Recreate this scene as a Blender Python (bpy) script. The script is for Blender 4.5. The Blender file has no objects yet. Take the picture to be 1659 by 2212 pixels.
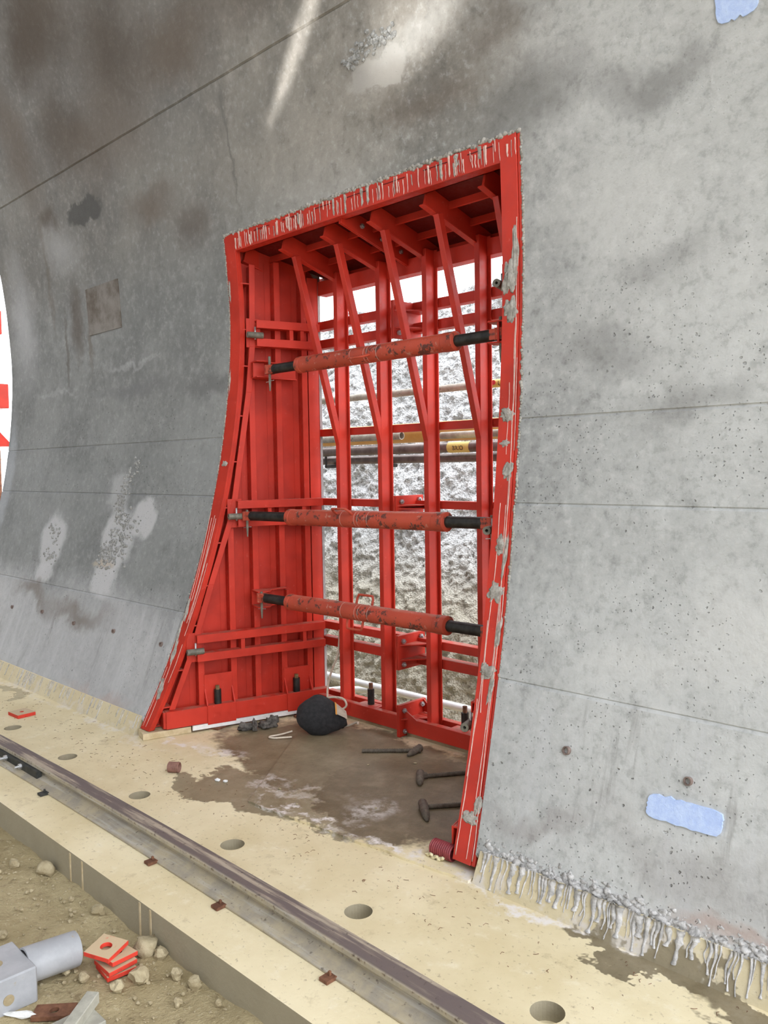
import bpy, bmesh, math, random
import numpy as np
from mathutils import Vector, Matrix, noise

random.seed(7)
S = bpy.context.scene
COL = S.collection

# ------------------------------------------------------------------ camera
cam_d = bpy.data.cameras.new('camera')
cam = bpy.data.objects.new('camera', cam_d)
COL.objects.link(cam)
F_PX, CX, CY = 1790.0, 829.5, 1106.0
_mx = Vector((-979 - CX, 1037 - CY, F_PX)).normalized()          # tunnel axis (-X) seen by the lens
_p2 = Vector((-979 + 1000 - CX, 1037 - 15.3 - CY, F_PX))
_up = _p2.cross(_mx).normalized()
if _up.y > 0: _up = -_up
_X, _Z = -_mx, _up
_Y = _Z.cross(_X)
Rw = Matrix((_X, _Y, _Z))                                         # world <- lens (x right, y down, z forward)
right, down, fwd = Rw @ Vector((1, 0, 0)), Rw @ Vector((0, 1, 0)), Rw @ Vector((0, 0, 1))
M = Matrix((right, -down, -fwd)).transposed().to_4x4()
M.translation = Vector((0, 0, 1.3))
cam.matrix_world = M
cam_d.sensor_fit = 'VERTICAL'; cam_d.sensor_height = 36.0
cam_d.lens = 36.0 * F_PX / 2212.0
cam_d.clip_start = 0.02; cam_d.clip_end = 200
S.camera = cam

# ------------------------------------------------------------------ light
W = bpy.data.worlds.new('overcast_sky'); S.world = W; W.use_nodes = True
bg = W.node_tree.nodes['Background']
bg.inputs['Color'].default_value = (0.93, 0.955, 1.0, 1); bg.inputs['Strength'].default_value = 1.0
S.view_settings.view_transform = 'Standard'; S.view_settings.look = 'None'
S.view_settings.gamma = 1; S.view_settings.use_curve_mapping = False
S.view_settings.exposure = 2.35

# two unseen spot lamps added behind the camera to cast streaks on the lining
def added_streak_spot(loc, aim, power, half, sx, along):
    d = bpy.data.lights.new('added_streak_spot', 'SPOT'); d.energy = power; d.spot_size = math.radians(half * 2); d.spot_blend = 1.0
    d.shadow_soft_size = 0.03; d.color = (1.0, 0.98, 0.94)
    o = bpy.data.objects.new('added_streak_spot', d); COL.objects.link(o); o.location = loc
    z = (Vector(loc) - Vector(aim)).normalized(); y = Vector(along); x = y.cross(z).normalized(); y = z.cross(x)
    o.matrix_world = Matrix.Translation(loc) @ Matrix((x, y, z)).transposed().to_4x4() @ Matrix.Diagonal((sx, 1, 1, 1))
    return o
added_streak_spot((-1.6, -2.2, 0.6), (-2.80, 2.36, 3.14), 480, 5.2, 0.11, (0.95, 0, 1))
added_streak_spot((-1.2, -2.0, 0.6), (-2.12, 2.38, 3.04), 230, 5.0, 0.50, (1.4, 0, 1))

# ------------------------------------------------------------------ node helpers
class NT:
    def __init__(s, name):
        s.m = bpy.data.materials.new(name); s.m.use_nodes = True
        s.t = s.m.node_tree; s.n = s.t.nodes
        s.b = s.n['Principled BSDF']
        s.co = s.n.new('ShaderNodeTexCoord').outputs['Object']
    def link(s, a, b): s.t.links.new(a, b)
    def put(s, sock, v):
        if hasattr(v, 'is_linked') or isinstance(v, bpy.types.NodeSocket): s.link(v, sock)
        elif isinstance(v, (tuple, list)) and len(v) == 3 and sock.type == 'RGBA': sock.default_value = (*v, 1)
        else: sock.default_value = v
    def map(s, scale=(1, 1, 1), loc=(0, 0, 0), vec=None):
        n = s.n.new('ShaderNodeMapping'); s.link(vec or s.co, n.inputs[0])
        n.inputs['Scale'].default_value = scale; n.inputs['Location'].default_value = loc
        return n.outputs[0]
    def noise(s, scale, detail=4, rough=0.55, vec=None, dist=0.0, color=False):
        n = s.n.new('ShaderNodeTexNoise'); s.link(vec or s.co, n.inputs['Vector'])
        n.inputs['Scale'].default_value = scale; n.inputs['Detail'].default_value = detail
        n.inputs['Roughness'].default_value = rough; n.inputs['Distortion'].default_value = dist
        return n.outputs['Color' if color else 'Fac']
    def vor(s, scale, feature='F1', vec=None, rnd=1.0, out='Distance'):
        n = s.n.new('ShaderNodeTexVoronoi'); n.feature = feature; s.link(vec or s.co, n.inputs['Vector'])
        n.inputs['Scale'].default_value = scale; n.inputs['Randomness'].default_value = rnd
        return n.outputs[out]
    def rng(s, v, a, b, c=0.0, d=1.0, smooth=True):
        n = s.n.new('ShaderNodeMapRange'); s.put(n.inputs[0], v)
        n.interpolation_type = 'SMOOTHSTEP' if smooth else 'LINEAR'
        for i, x in zip((1, 2, 3, 4), (a, b, c, d)): n.inputs[i].default_value = x
        return n.outputs[0]
    def math(s, op, a, b=0.0):
        n = s.n.new('ShaderNodeMath'); n.operation = op
        s.put(n.inputs[0], a); s.put(n.inputs[1], b); return n.outputs[0]
    def vmath(s, op, a, b=None):
        n = s.n.new('ShaderNodeVectorMath'); n.operation = op; s.put(n.inputs[0], a)
        if b is not None: s.put(n.inputs[1], b)
        return n.outputs['Value'] if op in ('LENGTH', 'DISTANCE') else n.outputs[0]
    def mix(s, a, b, f, mode='MIX'):
        n = s.n.new('ShaderNodeMix'); n.data_type = 'RGBA'; n.blend_type = mode
        s.put(n.inputs[0], f); s.put(n.inputs[6], a); s.put(n.inputs[7], b); return n.outputs[2]
    def sep(s, v=None):
        n = s.n.new('ShaderNodeSeparateXYZ'); s.link(v or s.co, n.inputs[0]); return n.outputs
    def normal_z(s):
        g = s.n.new('ShaderNodeNewGeometry'); n = s.n.new('ShaderNodeSeparateXYZ')
        s.link(g.outputs['Normal'], n.inputs[0]); return n.outputs[2]
    def bump(s, h, dist=0.01, strength=1.0, prev=None):
        n = s.n.new('ShaderNodeBump'); n.inputs['Distance'].default_value = dist
        n.inputs['Strength'].default_value = strength; s.put(n.inputs['Height'], h)
        if prev is not None: s.link(prev, n.inputs['Normal'])
        return n.outputs[0]
    def done(s, col, rough=0.8, nrm=None, metal=0.0, spec=None):
        s.put(s.b.inputs['Base Color'], col); s.put(s.b.inputs['Roughness'], rough)
        s.put(s.b.inputs['Metallic'], metal)
        if nrm is not None: s.link(nrm, s.b.inputs['Normal'])
        if spec is not None: s.put(s.b.inputs['Specular IOR Level'], spec)
        return s.m
    def blob(s, vec, c, r, amt, inner=0.55, axes='xz'):
        """soft-edged patch, centre c, radii r in the given plane of a warped coordinate"""
        if axes == 'xz': loc, sc = (-c[0] / r[0], 0, -c[1] / r[1]), (1 / r[0], 0, 1 / r[1])
        else: loc, sc = (-c[0] / r[0], -c[1] / r[1], 0), (1 / r[0], 1 / r[1], 0)
        d = s.vmath('LENGTH', s.map(sc, loc, vec))
        return s.rng(d, inner, 1.0, amt, 0.0)

def srgb(r, g, b):
    f = lambda c: (c / 255 / 12.92) if c / 255 <= 0.04045 else ((c / 255 + 0.055) / 1.055) ** 2.4
    return (f(r), f(g), f(b))

# ------------------------------------------------------------------ materials
def mat_concrete():
    t = NT('tunnel_concrete')
    warp = t.vmath('ADD', t.co, t.vmath('MULTIPLY', t.vmath('SUBTRACT', t.noise(2.2, 5, 0.65, color=True), (0.5, 0.5, 0.5)), (0.5, 0.5, 0.5)))
    fine = t.vmath('ADD', t.co, t.vmath('MULTIPLY', t.vmath('SUBTRACT', t.noise(9, 4, 0.6, color=True), (0.5, 0.5, 0.5)), (0.16, 0.16, 0.16)))
    streak = t.map((9, 3, 0.55)); x0 = t.sep(warp)[0]
    n1 = t.noise(1.3, 6, 0.62); n2 = t.noise(7, 6, 0.65); n3 = t.noise(34, 4, 0.65); n4 = t.noise(120, 2, 0.5); n5 = t.noise(15, 5, 0.7)
    z = t.sep()[2]
    c = t.mix((0.235, 0.240, 0.234), (0.395, 0.400, 0.388), t.rng(n1, 0.33, 0.68))
    c = t.mix(c, (0.47, 0.475, 0.475), t.rng(n2, 0.48, 0.75, 0, 0.55))
    c = t.mix(c, (0.17, 0.168, 0.165), t.rng(n2, 0.47, 0.25, 0, 0.45))
    
    c = t.mix(c, (0.80, 0.80, 0.79), t.rng(n5, 0.42, 0.28, 0, 0.75), 'MULTIPLY')
    c = t.mix(c, (0.56, 0.56, 0.55), t.rng(n5, 0.52, 0.72, 0, 0.45))
    # warm, browner casts in the upper pours, cooler below
    c = t.mix(c, (0.80, 0.86, 0.92), t.rng(z, 1.9, 1.2, 0, 0.32), 'MULTIPLY')
    c = t.mix(c, (0.80, 0.72, 0.64), t.math('MULTIPLY', t.rng(z, 2.1, 2.8, 0, 0.85), t.rng(x0, -1.5, -2.1, 0.25, 1)), 'MULTIPLY')
    # daylight falloff put into the colour: right paler, left darker; left foot paler
    x = t.sep(warp)[0]
    c = t.mix(c, (0.66, 0.67, 0.655), t.rng(x, -2.1, -1.2, 0, 0.50))
    c = t.mix(c, (0.145, 0.147, 0.147), t.math('MULTIPLY', t.rng(x, -2.6, -4.0, 0, 0.46), t.rng(t.sep(warp)[2], .42, .72, .1, 1)))
    c = t.mix(c, (0.50, 0.50, 0.51), t.math('MULTIPLY', t.rng(x, -3.0, -4.0, 0, 0.62), t.rng(t.sep(warp)[2], .72, .42, 0, 1)))
    rg = t.rng(x, -3.2, -1.8, 0.45, 1)
    c = t.mix(c, (0.74, 0.74, 0.73), t.math('MULTIPLY', rg, t.rng(n3, 0.50, 0.30, 0, 0.75)), 'MULTIPLY')
    c = t.mix(c, (0.60, 0.60, 0.59), t.math('MULTIPLY', rg, t.rng(n3, 0.52, 0.72, 0, 0.38)))
    c = t.mix(c, (0.76, 0.76, 0.76), t.math('MULTIPLY', rg, t.rng(n5, 0.48, 0.30, 0, 0.8)), 'MULTIPLY')
    # vertical wash marks at the foot
    st = t.noise(1.0, 5, 0.7, vec=streak)
    foot = t.rng(z, 0.62, 0.52, 0, 1)
    c = t.mix(c, (0.52, 0.53, 0.54), t.math('MULTIPLY', t.rng(st, 0.50, 0.70, 0, 0.5), foot))
    c = t.mix(c, (0.19, 0.18, 0.17), t.math('MULTIPLY', t.rng(st, 0.44, 0.30, 0, 0.5), foot))
    brown, dbrown, dark = (0.135, 0.105, 0.08), (0.085, 0.062, 0.045), (0.105, 0.10, 0.095)
    pale, white, pink = (0.52, 0.52, 0.53), (0.64, 0.64, 0.62), (0.40, 0.30, 0.26)
    for cen, r, col, a, inner, v in (
        ((-3.7, 3.40), (0.55, 0.30), brown, .75, .1, warp), ((-4.25, 3.55), (0.5, 0.45), dbrown, .7, .1, warp),
        ((-4.9, 3.85), (0.65, 0.40), dbrown, .8, .1, warp), ((-5.0, 3.35), (0.5, 0.3), dbrown, .55, .1, warp), ((-4.6, 3.2), (0.8, 0.35), brown, .6, .1, warp),
        ((-5.6, 3.45), (0.35, 0.6), brown, .6, .1, warp), ((-3.1, 3.5), (0.45, 0.3), brown, .5, .1, warp),
        ((-5.42, 3.0), (0.16, 0.16), dbrown, .6, .1, warp), ((-4.19, 2.74), (0.35, 0.16), brown, .65, .1, warp),
        ((-3.85, 2.58), (0.24, 0.17), dbrown, .5, .2, warp), ((-4.95, 2.90), (0.26, 0.085), (0.085, 0.083, 0.08), .85, .75, fine),
        ((-5.25, 2.28), (0.13, 0.36), dbrown, .6, .2, fine), ((-5.42, 2.1), (0.035, 0.35), dbrown, .5, .2, fine),
        ((-5.08, 2.1), (0.05, 0.25), brown, .5, .2, fine), ((-5.6, 2.6), (0.04, 0.5), brown, .4, .2, fine),
        ((-1.75, 2.55), (0.38, 0.20), dark, .6, .1, warp), ((-2.15, 2.70), (0.40, 0.13), brown, .5, .1, warp),
        ((-1.82, 2.85), (0.28, 0.13), brown, .5, .1, warp), ((-1.28, 2.48), (0.30, 0.12), dark, .55, .1, warp),
        ((-1.45, 1.68), (0.30, 0.13), dark, .4, .1, warp), ((-1.15, 1.95), (0.25, 0.12), dark, .3, .1, warp),
        ((-1.12, 1.47), (0.30, 0.10), dark, .35, .1, warp), ((-0.85, 0.85), (0.3, 0.25), white, .5, .1, warp),
        ((-1.35, 2.15), (0.40, 0.22), white, .35, .1, warp), ((-1.15, 0.72), (0.35, 0.10), white, .35, .1, warp),
        ((-3.6, 1.74), (0.55, 0.08), (0.14, 0.14, 0.14), .6, .2, fine), ((-4.5, 1.78), (0.7, 0.07), (0.17, 0.17, 0.175), .5, .2, fine),
        ((-4.6, 1.925), (0.62, 0.03), pale, .3, .1, warp), ((-5.6, 1.86), (0.5, 0.03), pale, .25, .1, warp),
        ((-4.25, 1.03), (0.17, 0.13), pale, .85, .6, fine), ((-4.50, 0.90), (0.22, 0.24), pale, .85, .6, fine),
        ((-4.56, 0.68), (0.17, 0.13), pale, .85, .6, fine), ((-4.58, 1.18), (0.15, 0.15), pale, .5, .5, fine),
        ((-5.34, 0.85), (0.22, 0.22), pale, .8, .55, fine), ((-5.35, 0.66), (0.17, 0.10), pale, .8, .55, fine),
        ((-4.60, 0.765), (0.14, 0.035), (0.46, 0.40, 0.33), .8, .6, fine),
        ((-4.75, 0.45), (0.55, 0.10), brown, .65, .1, warp), ((-5.35, 0.50), (0.45, 0.09), brown, .6, .1, warp),
        ((-4.2, 0.13), (0.55, 0.07), pink, .55, .1, warp), ((-0.8, 0.17), (0.30, 0.04), pink, .7, .1, warp),
        ((-0.9, 0.25), (0.5, 0.10), (0.24, 0.215, 0.205), .38, .1, warp), ((-1.4, 0.20), (0.25, 0.05), (0.22, 0.19, 0.18), .4, .1, warp),
        ((-2.40, 2.875), (0.19, 0.075), (0.40, 0.38, 0.35), .85, .8, fine), ((-2.15, 2.95), (0.35, 0.12), white, .35, .1, warp),
        ((-3.41, 2.85), (0.02, 0.45), dark, .45, .2, fine), ((-5.35, 2.75), (0.35, 0.25), pale, .35, .1, warp),
        ((-6.1, 2.4), (0.3, 0.7), pale, .45, .1, warp), ((-6.3, 1.3), (0.12, 0.6), (0.42, 0.44, 0.47), .5, .3, fine)):
        c = t.mix(c, col, t.blob(v, cen, r, a, inner))
    # blow holes: sparse pits, denser low and to the right
    vv = t.map((1, 1.2, 1), vec=t.vmath('ADD', t.co, t.vmath('MULTIPLY', t.noise(30, 2, color=True), (0.02, 0.02, 0.02))))
    d1 = t.vor(30, vec=vv); keep = t.rng(t.noise(5.4, 3), 0.50, 0.66)
    low = t.rng(z, 2.3, 1.5, 0.12, 1.0)
    r1 = t.math('MULTIPLY', t.math('MULTIPLY', t.rng(t.math('ADD', d1, t.math('MULTIPLY', t.noise(70, 2), 0.25)), 0.27, 0.20), keep), low)
    d2 = t.vor(62, vec=vv); r2 = t.math('MULTIPLY', t.math('MULTIPLY', t.rng(d2, 0.17, 0.10), t.rng(t.noise(4.1, 3), 0.42, 0.56)), low)
    pit = t.math('MAXIMUM', r1, t.math('MULTIPLY', r2, 0.8))
    c = t.mix(c, (0.05, 0.048, 0.045), t.math('MULTIPLY', pit, 0.55))
    h = t.math('SUBTRACT', t.math('ADD', t.math('MULTIPLY', n3, 0.18), t.math('MULTIPLY', n2, 0.35)), t.math('MULTIPLY', pit, 1.1))
    nb = t.bump(h, 0.010, 0.75)
    nb = t.bump(n4, 0.002, 0.5, nb)
    return t.done(c, t.rng(n2, 0.3, 0.7, 0.62, 0.85), nb, spec=0.35)

def mat_floor(name='sandy_concrete', face=1.0):
    t = NT(name)
    warp = t.vmath('ADD', t.co, t.vmath('MULTIPLY', t.vmath('SUBTRACT', t.noise(3.2, 5, 0.65, color=True), (0.5, 0.5, 0.5)), (0.55, 0.55, 0)))
    n1 = t.noise(1.6, 5, 0.6); n2 = t.noise(9, 6, 0.7); n3 = t.noise(60, 3, 0.6)
    c = t.mix((0.66, 0.56, 0.345), (0.79, 0.70, 0.48), t.rng(n1, 0.35, 0.66))
    c = t.mix(c, (0.44, 0.355, 0.21), t.rng(n2, 0.44, 0.28, 0, 0.6))
    c = t.mix(c, (0.84, 0.78, 0.62), t.rng(n2, 0.55, 0.72, 0, 0.5))
    c = t.mix(c, (0.25, 0.19, 0.12), t.rng(n3, 0.40, 0.28, 0, 0.5))
    wet = (0.080, 0.057, 0.028)
    f = None
    for cen, r, a in (((-2.75, 2.42), (0.75, 0.42), .85), ((-2.15, 2.35), (0.50, 0.45), .9), ((-2.72, 1.93), (0.30, 0.14), .75),
                      ((-2.95, 1.86), (0.16, 0.07), .7), ((-2.35, 2.02), (0.35, 0.15), .7), ((-0.9, 1.905), (0.38, 0.05), .8), ((-0.55, 1.86), (0.30, 0.09), .8),
                      ((-2.0, 2.6), (0.5, 0.3), .7), ((-3.2, 2.5), (0.25, 0.25), .55), ((-5.0, 1.86), (0.25, 0.05), .4)):
        b = t.blob(warp, cen, r, a, 0.86, 'xy'); f = b if f is None else t.math('MAXIMUM', f, b)
    c = t.mix(c, t.mix(wet, (0.155, 0.12, 0.072), t.rng(n2, 0.40, 0.70)), f)
    white = (0.78, 0.74, 0.71)
    g = None
    for cen, r, a in (((-3.45, 2.05), (0.22, 0.05), .8), ((-3.25, 2.12), (0.25, 0.10), .6), ((-2.35, 1.93), (0.30, 0.030), .9),
                      ((-1.95, 1.96), (0.28, 0.030), .95), ((-1.72, 1.97), (0.16, 0.04), .9), ((-2.62, 2.05), (0.22, 0.06), .5),
                      ((-4.1, 1.93), (0.9, 0.035), .6), ((-5.2, 1.93), (0.7, 0.04), .6), ((-1.35, 1.945), (0.42, 0.045), 1.0), ((-1.0, 1.955), (0.3, 0.02), .9), ((-2.2, 2.12), (0.2, 0.12), .5)):
        b = t.blob(warp, cen, r, a, 0.3, 'xy'); g = b if g is None else t.math('MAXIMUM', g, b)
    c = t.mix(c, white, t.math('MULTIPLY', g, t.rng(t.noise(14, 5, 0.7), 0.40, 0.58)))
    # steep faces: mixed to a darker grey-brown than the top
    nz = t.normal_z()
    c = t.mix(c, t.mix((0.30, 0.265, 0.185), (0.40, 0.355, 0.255), n2), t.rng(nz, 0.6, 0.3, 0, face))
    nb = t.bump(t.math('ADD', t.math('MULTIPLY', n2, 0.6), t.math('MULTIPLY', n3, 0.4)), 0.006, 0.6)
    return t.done(c, t.rng(f, 0.2, 0.8, 0.85, 0.45), nb, spec=0.3)

def mat_ground():
    t = NT('dry_site_soil')
    n1 = t.noise(2.5, 5, 0.6); n2 = t.noise(22, 6, 0.7); n3 = t.noise(90, 3, 0.6)
    c = t.mix((0.33, 0.265, 0.145), (0.46, 0.385, 0.23), t.rng(n1, 0.35, 0.65))
    c = t.mix(c, (0.22, 0.17, 0.095), t.rng(n2, 0.47, 0.32, 0, 0.7))
    c = t.mix(c, (0.56, 0.49, 0.33), t.rng(n3, 0.58, 0.72, 0, 0.6))
    nb = t.bump(t.math('ADD', n2, t.math('MULTIPLY', n3, 0.5)), 0.012, 0.9)
    return t.done(c, 0.92, nb, spec=0.2)

def mat_red(name, base=(0.50, 0.033, 0.017), dust=0.55, wear=0.0, rough=0.42):
    t = NT(name)
    n1 = t.noise(5, 4, 0.6); n2 = t.noise(40, 5, 0.7)
    c = t.mix(tuple(x * 0.86 for x in base), tuple(min(1, x * 1.12) for x in base), t.rng(n1, 0.35, 0.65))
    c = t.mix(c, (0.72, 0.30, 0.24), t.rng(n2, 0.62, 0.78, 0, 0.30))
    if wear:
        w = t.noise(18, 6, 0.75)
        c = t.mix(c, (0.05, 0.03, 0.025), t.rng(w, 0.55, 0.59, 0, wear))
        c = t.mix(c, (0.55, 0.42, 0.34), t.rng(t.noise(26, 5, 0.7), 0.60, 0.70, 0, wear * 0.5))
    lo_, hi_ = (0.30, 0.42) if dust >= 1 else (0.35, 0.62)
    d = t.math('MULTIPLY', t.rng(t.normal_z(), 0.75, 0.98, 0, dust), t.rng(t.noise(14, 5, 0.7), lo_, hi_))
    c = t.mix(c, (0.36, 0.25, 0.19) if dust < 1 else (0.55, 0.42, 0.27), d)
    return t.done(c, t.rng(n2, 0.3, 0.7, rough - 0.08, rough + 0.14), t.bump(n2, 0.001, 0.25), spec=0.32)

def mat_simple(name, a, b, scale=20, rough=0.6, metal=0.0, bumpd=0.002, spots=None):
    t = NT(name); n = t.noise(scale, 5, 0.65); n2 = t.noise(scale * 5, 3, 0.6)
    c = t.mix(a, b, t.rng(n, 0.34, 0.66))
    if spots: c = t.mix(c, spots, t.rng(t.noise(scale * 1.7, 5, 0.7), 0.60, 0.68))
    return t.done(c, rough, t.bump(t.math('ADD', n, t.math('MULTIPLY', n2, 0.5)), bumpd, 0.6), metal)

def mat_rail():
    t = NT('dusty_rail_steel'); n = t.noise(11, 6, 0.7); n2 = t.noise(60, 4, 0.6); z = t.sep()[2]
    lng = t.noise(3, 5, 0.6, vec=t.map((1, 14, 14)))
    c = t.mix((0.42, 0.36, 0.25), (0.30, 0.27, 0.22), t.rng(n, 0.35, 0.65))
    c = t.mix(c, (0.50, 0.48, 0.44), t.rng(lng, 0.5, 0.7, 0, 0.6))
    top = t.rng(z, 0.058, 0.0625)
    c = t.mix(c, t.mix((0.115, 0.085, 0.085), (0.40, 0.33, 0.25), t.rng(lng, 0.46, 0.64)), t.math('MULTIPLY', top, 0.9))
    c = t.mix(c, (0.10, 0.055, 0.03), t.math('MULTIPLY', t.rng(n2, 0.5, 0.3, 0, .8), t.math('MULTIPLY', t.rng(z, 0.05, 0.054), t.rng(z, 0.060, 0.057))))
    c = t.mix(c, (0.07, 0.05, 0.04), t.rng(n2, 0.40, 0.28, 0, 0.7))
    return t.done(c, 0.7, t.bump(n2, 0.002, 0.5), 0.0)

def mat_shotcrete():
    t = NT('sprayed_concrete'); n = t.noise(1.2, 4, 0.6); n2 = t.noise(45, 4, 0.7); z = t.sep()[2]
    v = t.vor(70)
    c = t.mix((0.58, 0.59, 0.59), (0.74, 0.75, 0.76), t.rng(n, 0.35, 0.65))
    c = t.mix(c, (0.16, 0.16, 0.155), t.rng(n2, 0.47, 0.36, 0, 0.8))
    c = t.mix(c, (0.46, 0.41, 0.29), t.rng(z, 0.9, 0.25, 0, 0.75))
    w = t.vmath('ADD', t.co, t.vmath('MULTIPLY', t.noise(5, 4, 0.6, color=True), (0.12, 0.12, 0.12)))
    c = t.mix(c, (0.16, 0.14, 0.10), t.blob(w, (-3.32, 1.35), (0.10, 0.6), .55, .3))
    return t.done(c, 0.9, t.bump(t.math('ADD', n2, t.math('MULTIPLY', v, 0.6)), 0.03, 0.9), spec=0.2)

CONC, FLOOR, SOIL, SCREED = mat_concrete(), mat_floor(), mat_ground(), mat_floor('sandy_screed', 0.0)
RED = mat_red('red_shutter_paint')
RED_SHADED = mat_red('shaded_red_paint', (0.11, 0.008, 0.006))  # shaded copy of the red paint, recess shade put into the colour
PROP = mat_red('worn_red_prop_paint', (0.42, 0.062, 0.032), 0.35, 0.85, 0.5)
PLATE = mat_red('dusty_red_plate', (0.62, 0.05, 0.03), 1.0, 0.2, 0.6)
BLACKSTEEL = mat_simple('oiled_black_steel', (0.012, 0.011, 0.010), (0.035, 0.031, 0.027), 30, 0.5, 0.3)
GALV = mat_simple('galvanised_steel', (0.36, 0.37, 0.38), (0.52, 0.53, 0.54), 40, 0.38, 0.75)
DULL = mat_simple('dull_cast_steel', (0.13, 0.125, 0.10), (0.22, 0.21, 0.17), 40, 0.6, 0.4)
GROUT = mat_simple('grey_grout', (0.25, 0.235, 0.205), (0.45, 0.425, 0.385), 35, 0.85, 0, 0.006)
PALEGROUT = mat_simple('pale_lime_grout', (0.33, 0.325, 0.315), (0.62, 0.61, 0.60), 40, 0.8, 0, 0.006)
PINKGROUT = mat_simple('thin_grout_film', (0.58, 0.34, 0.29), (0.68, 0.50, 0.44), 45, 0.75, 0, 0.001)
RUST = mat_simple('rusty_steel', (0.12, 0.05, 0.028), (0.24, 0.11, 0.06), 30, 0.8, 0.2, 0.003)
TIMBER = mat_simple('pale_timber', (0.48, 0.38, 0.22), (0.62, 0.52, 0.34), 25, 0.75)
OCHRE = mat_simple('dusty_timber', (0.30, 0.22, 0.13), (0.40, 0.31, 0.19), 18, 0.8)
FOAMW = mat_simple('white_foam', (0.74, 0.75, 0.74), (0.82, 0.83, 0.82), 60, 0.8)
FOAMB = mat_simple('blue_insulation_foam', (0.42, 0.54, 0.84), (0.52, 0.64, 0.90), 50, 0.8, 0, 0.004)
GREYPAINT = mat_simple('pale_grey_enamel', (0.33, 0.34, 0.36), (0.40, 0.41, 0.43), 12, 0.4, 0, 0.0008, (0.36, 0.31, 0.22))
BLACKCLOTH = mat_simple('black_fabric', (0.010, 0.010, 0.011), (0.022, 0.022, 0.024), 60, 0.85, 0, 0.004)
BEIGE = mat_simple('beige_fabric', (0.42, 0.36, 0.28), (0.52, 0.45, 0.36), 60, 0.85)
ORANGE = mat_simple('orange_piping', (0.62, 0.28, 0.05), (0.66, 0.33, 0.08), 60, 0.8)
CORD = mat_simple('cream_rope', (0.62, 0.54, 0.42), (0.72, 0.65, 0.54), 200, 0.85, 0, 0.002)
REBAR = mat_simple('grey_rebar', (0.10, 0.085, 0.065), (0.17, 0.145, 0.11), 60, 0.7, 0.3)
COILB = mat_simple('brown_plastic_duct', (0.22, 0.11, 0.085), (0.30, 0.16, 0.12), 60, 0.6)
COILR = mat_simple('dark_red_plastic_duct', (0.20, 0.025, 0.035), (0.28, 0.045, 0.05), 60, 0.5)
SLEEVE = mat_simple('brown_plastic_sleeve', (0.16, 0.115, 0.10), (0.25, 0.19, 0.165), 60, 0.65)
STONE = mat_simple('sandstone', (0.33, 0.27, 0.16), (0.47, 0.40, 0.26), 22, 0.9, 0, 0.008)
GRAVEL = mat_simple('exposed_gravel', (0.22, 0.22, 0.21), (0.40, 0.40, 0.39), 60, 0.85, 0, 0.004)
YELLOW = mat_simple('ochre_pipe_paint', (0.62, 0.31, 0.06), (0.70, 0.38, 0.10), 8, 0.5, 0, 0.001)
POLEPALE = mat_simple('cement_splashed_tube', (0.34, 0.31, 0.25), (0.50, 0.47, 0.40), 22, 0.7, 0.1, 0.002, (0.15, 0.12, 0.09))
POLEBROWN = mat_simple('brown_painted_tube', (0.11, 0.075, 0.065), (0.19, 0.145, 0.13), 14, 0.35, 0.3)
POLEWHITE = mat_simple('white_tube', (0.72, 0.74, 0.76), (0.80, 0.82, 0.84), 12, 0.4)
LABELY = mat_simple('yellow_label', (0.62, 0.50, 0.12), (0.66, 0.54, 0.16), 30, 0.5)
INK = mat_simple('label_ink', (0.035, 0.022, 0.018), (0.05, 0.03, 0.025), 30, 0.6)
INKRED = mat_simple('red_label_ink', (0.55, 0.03, 0.04), (0.6, 0.04, 0.05), 30, 0.6)
RAG = mat_simple('grey_dirty_rag', (0.05, 0.045, 0.04), (0.17, 0.155, 0.135), 35, 0.9, 0, 0.006)
RAIL = mat_rail()
SHOT = mat_shotcrete()

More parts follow.
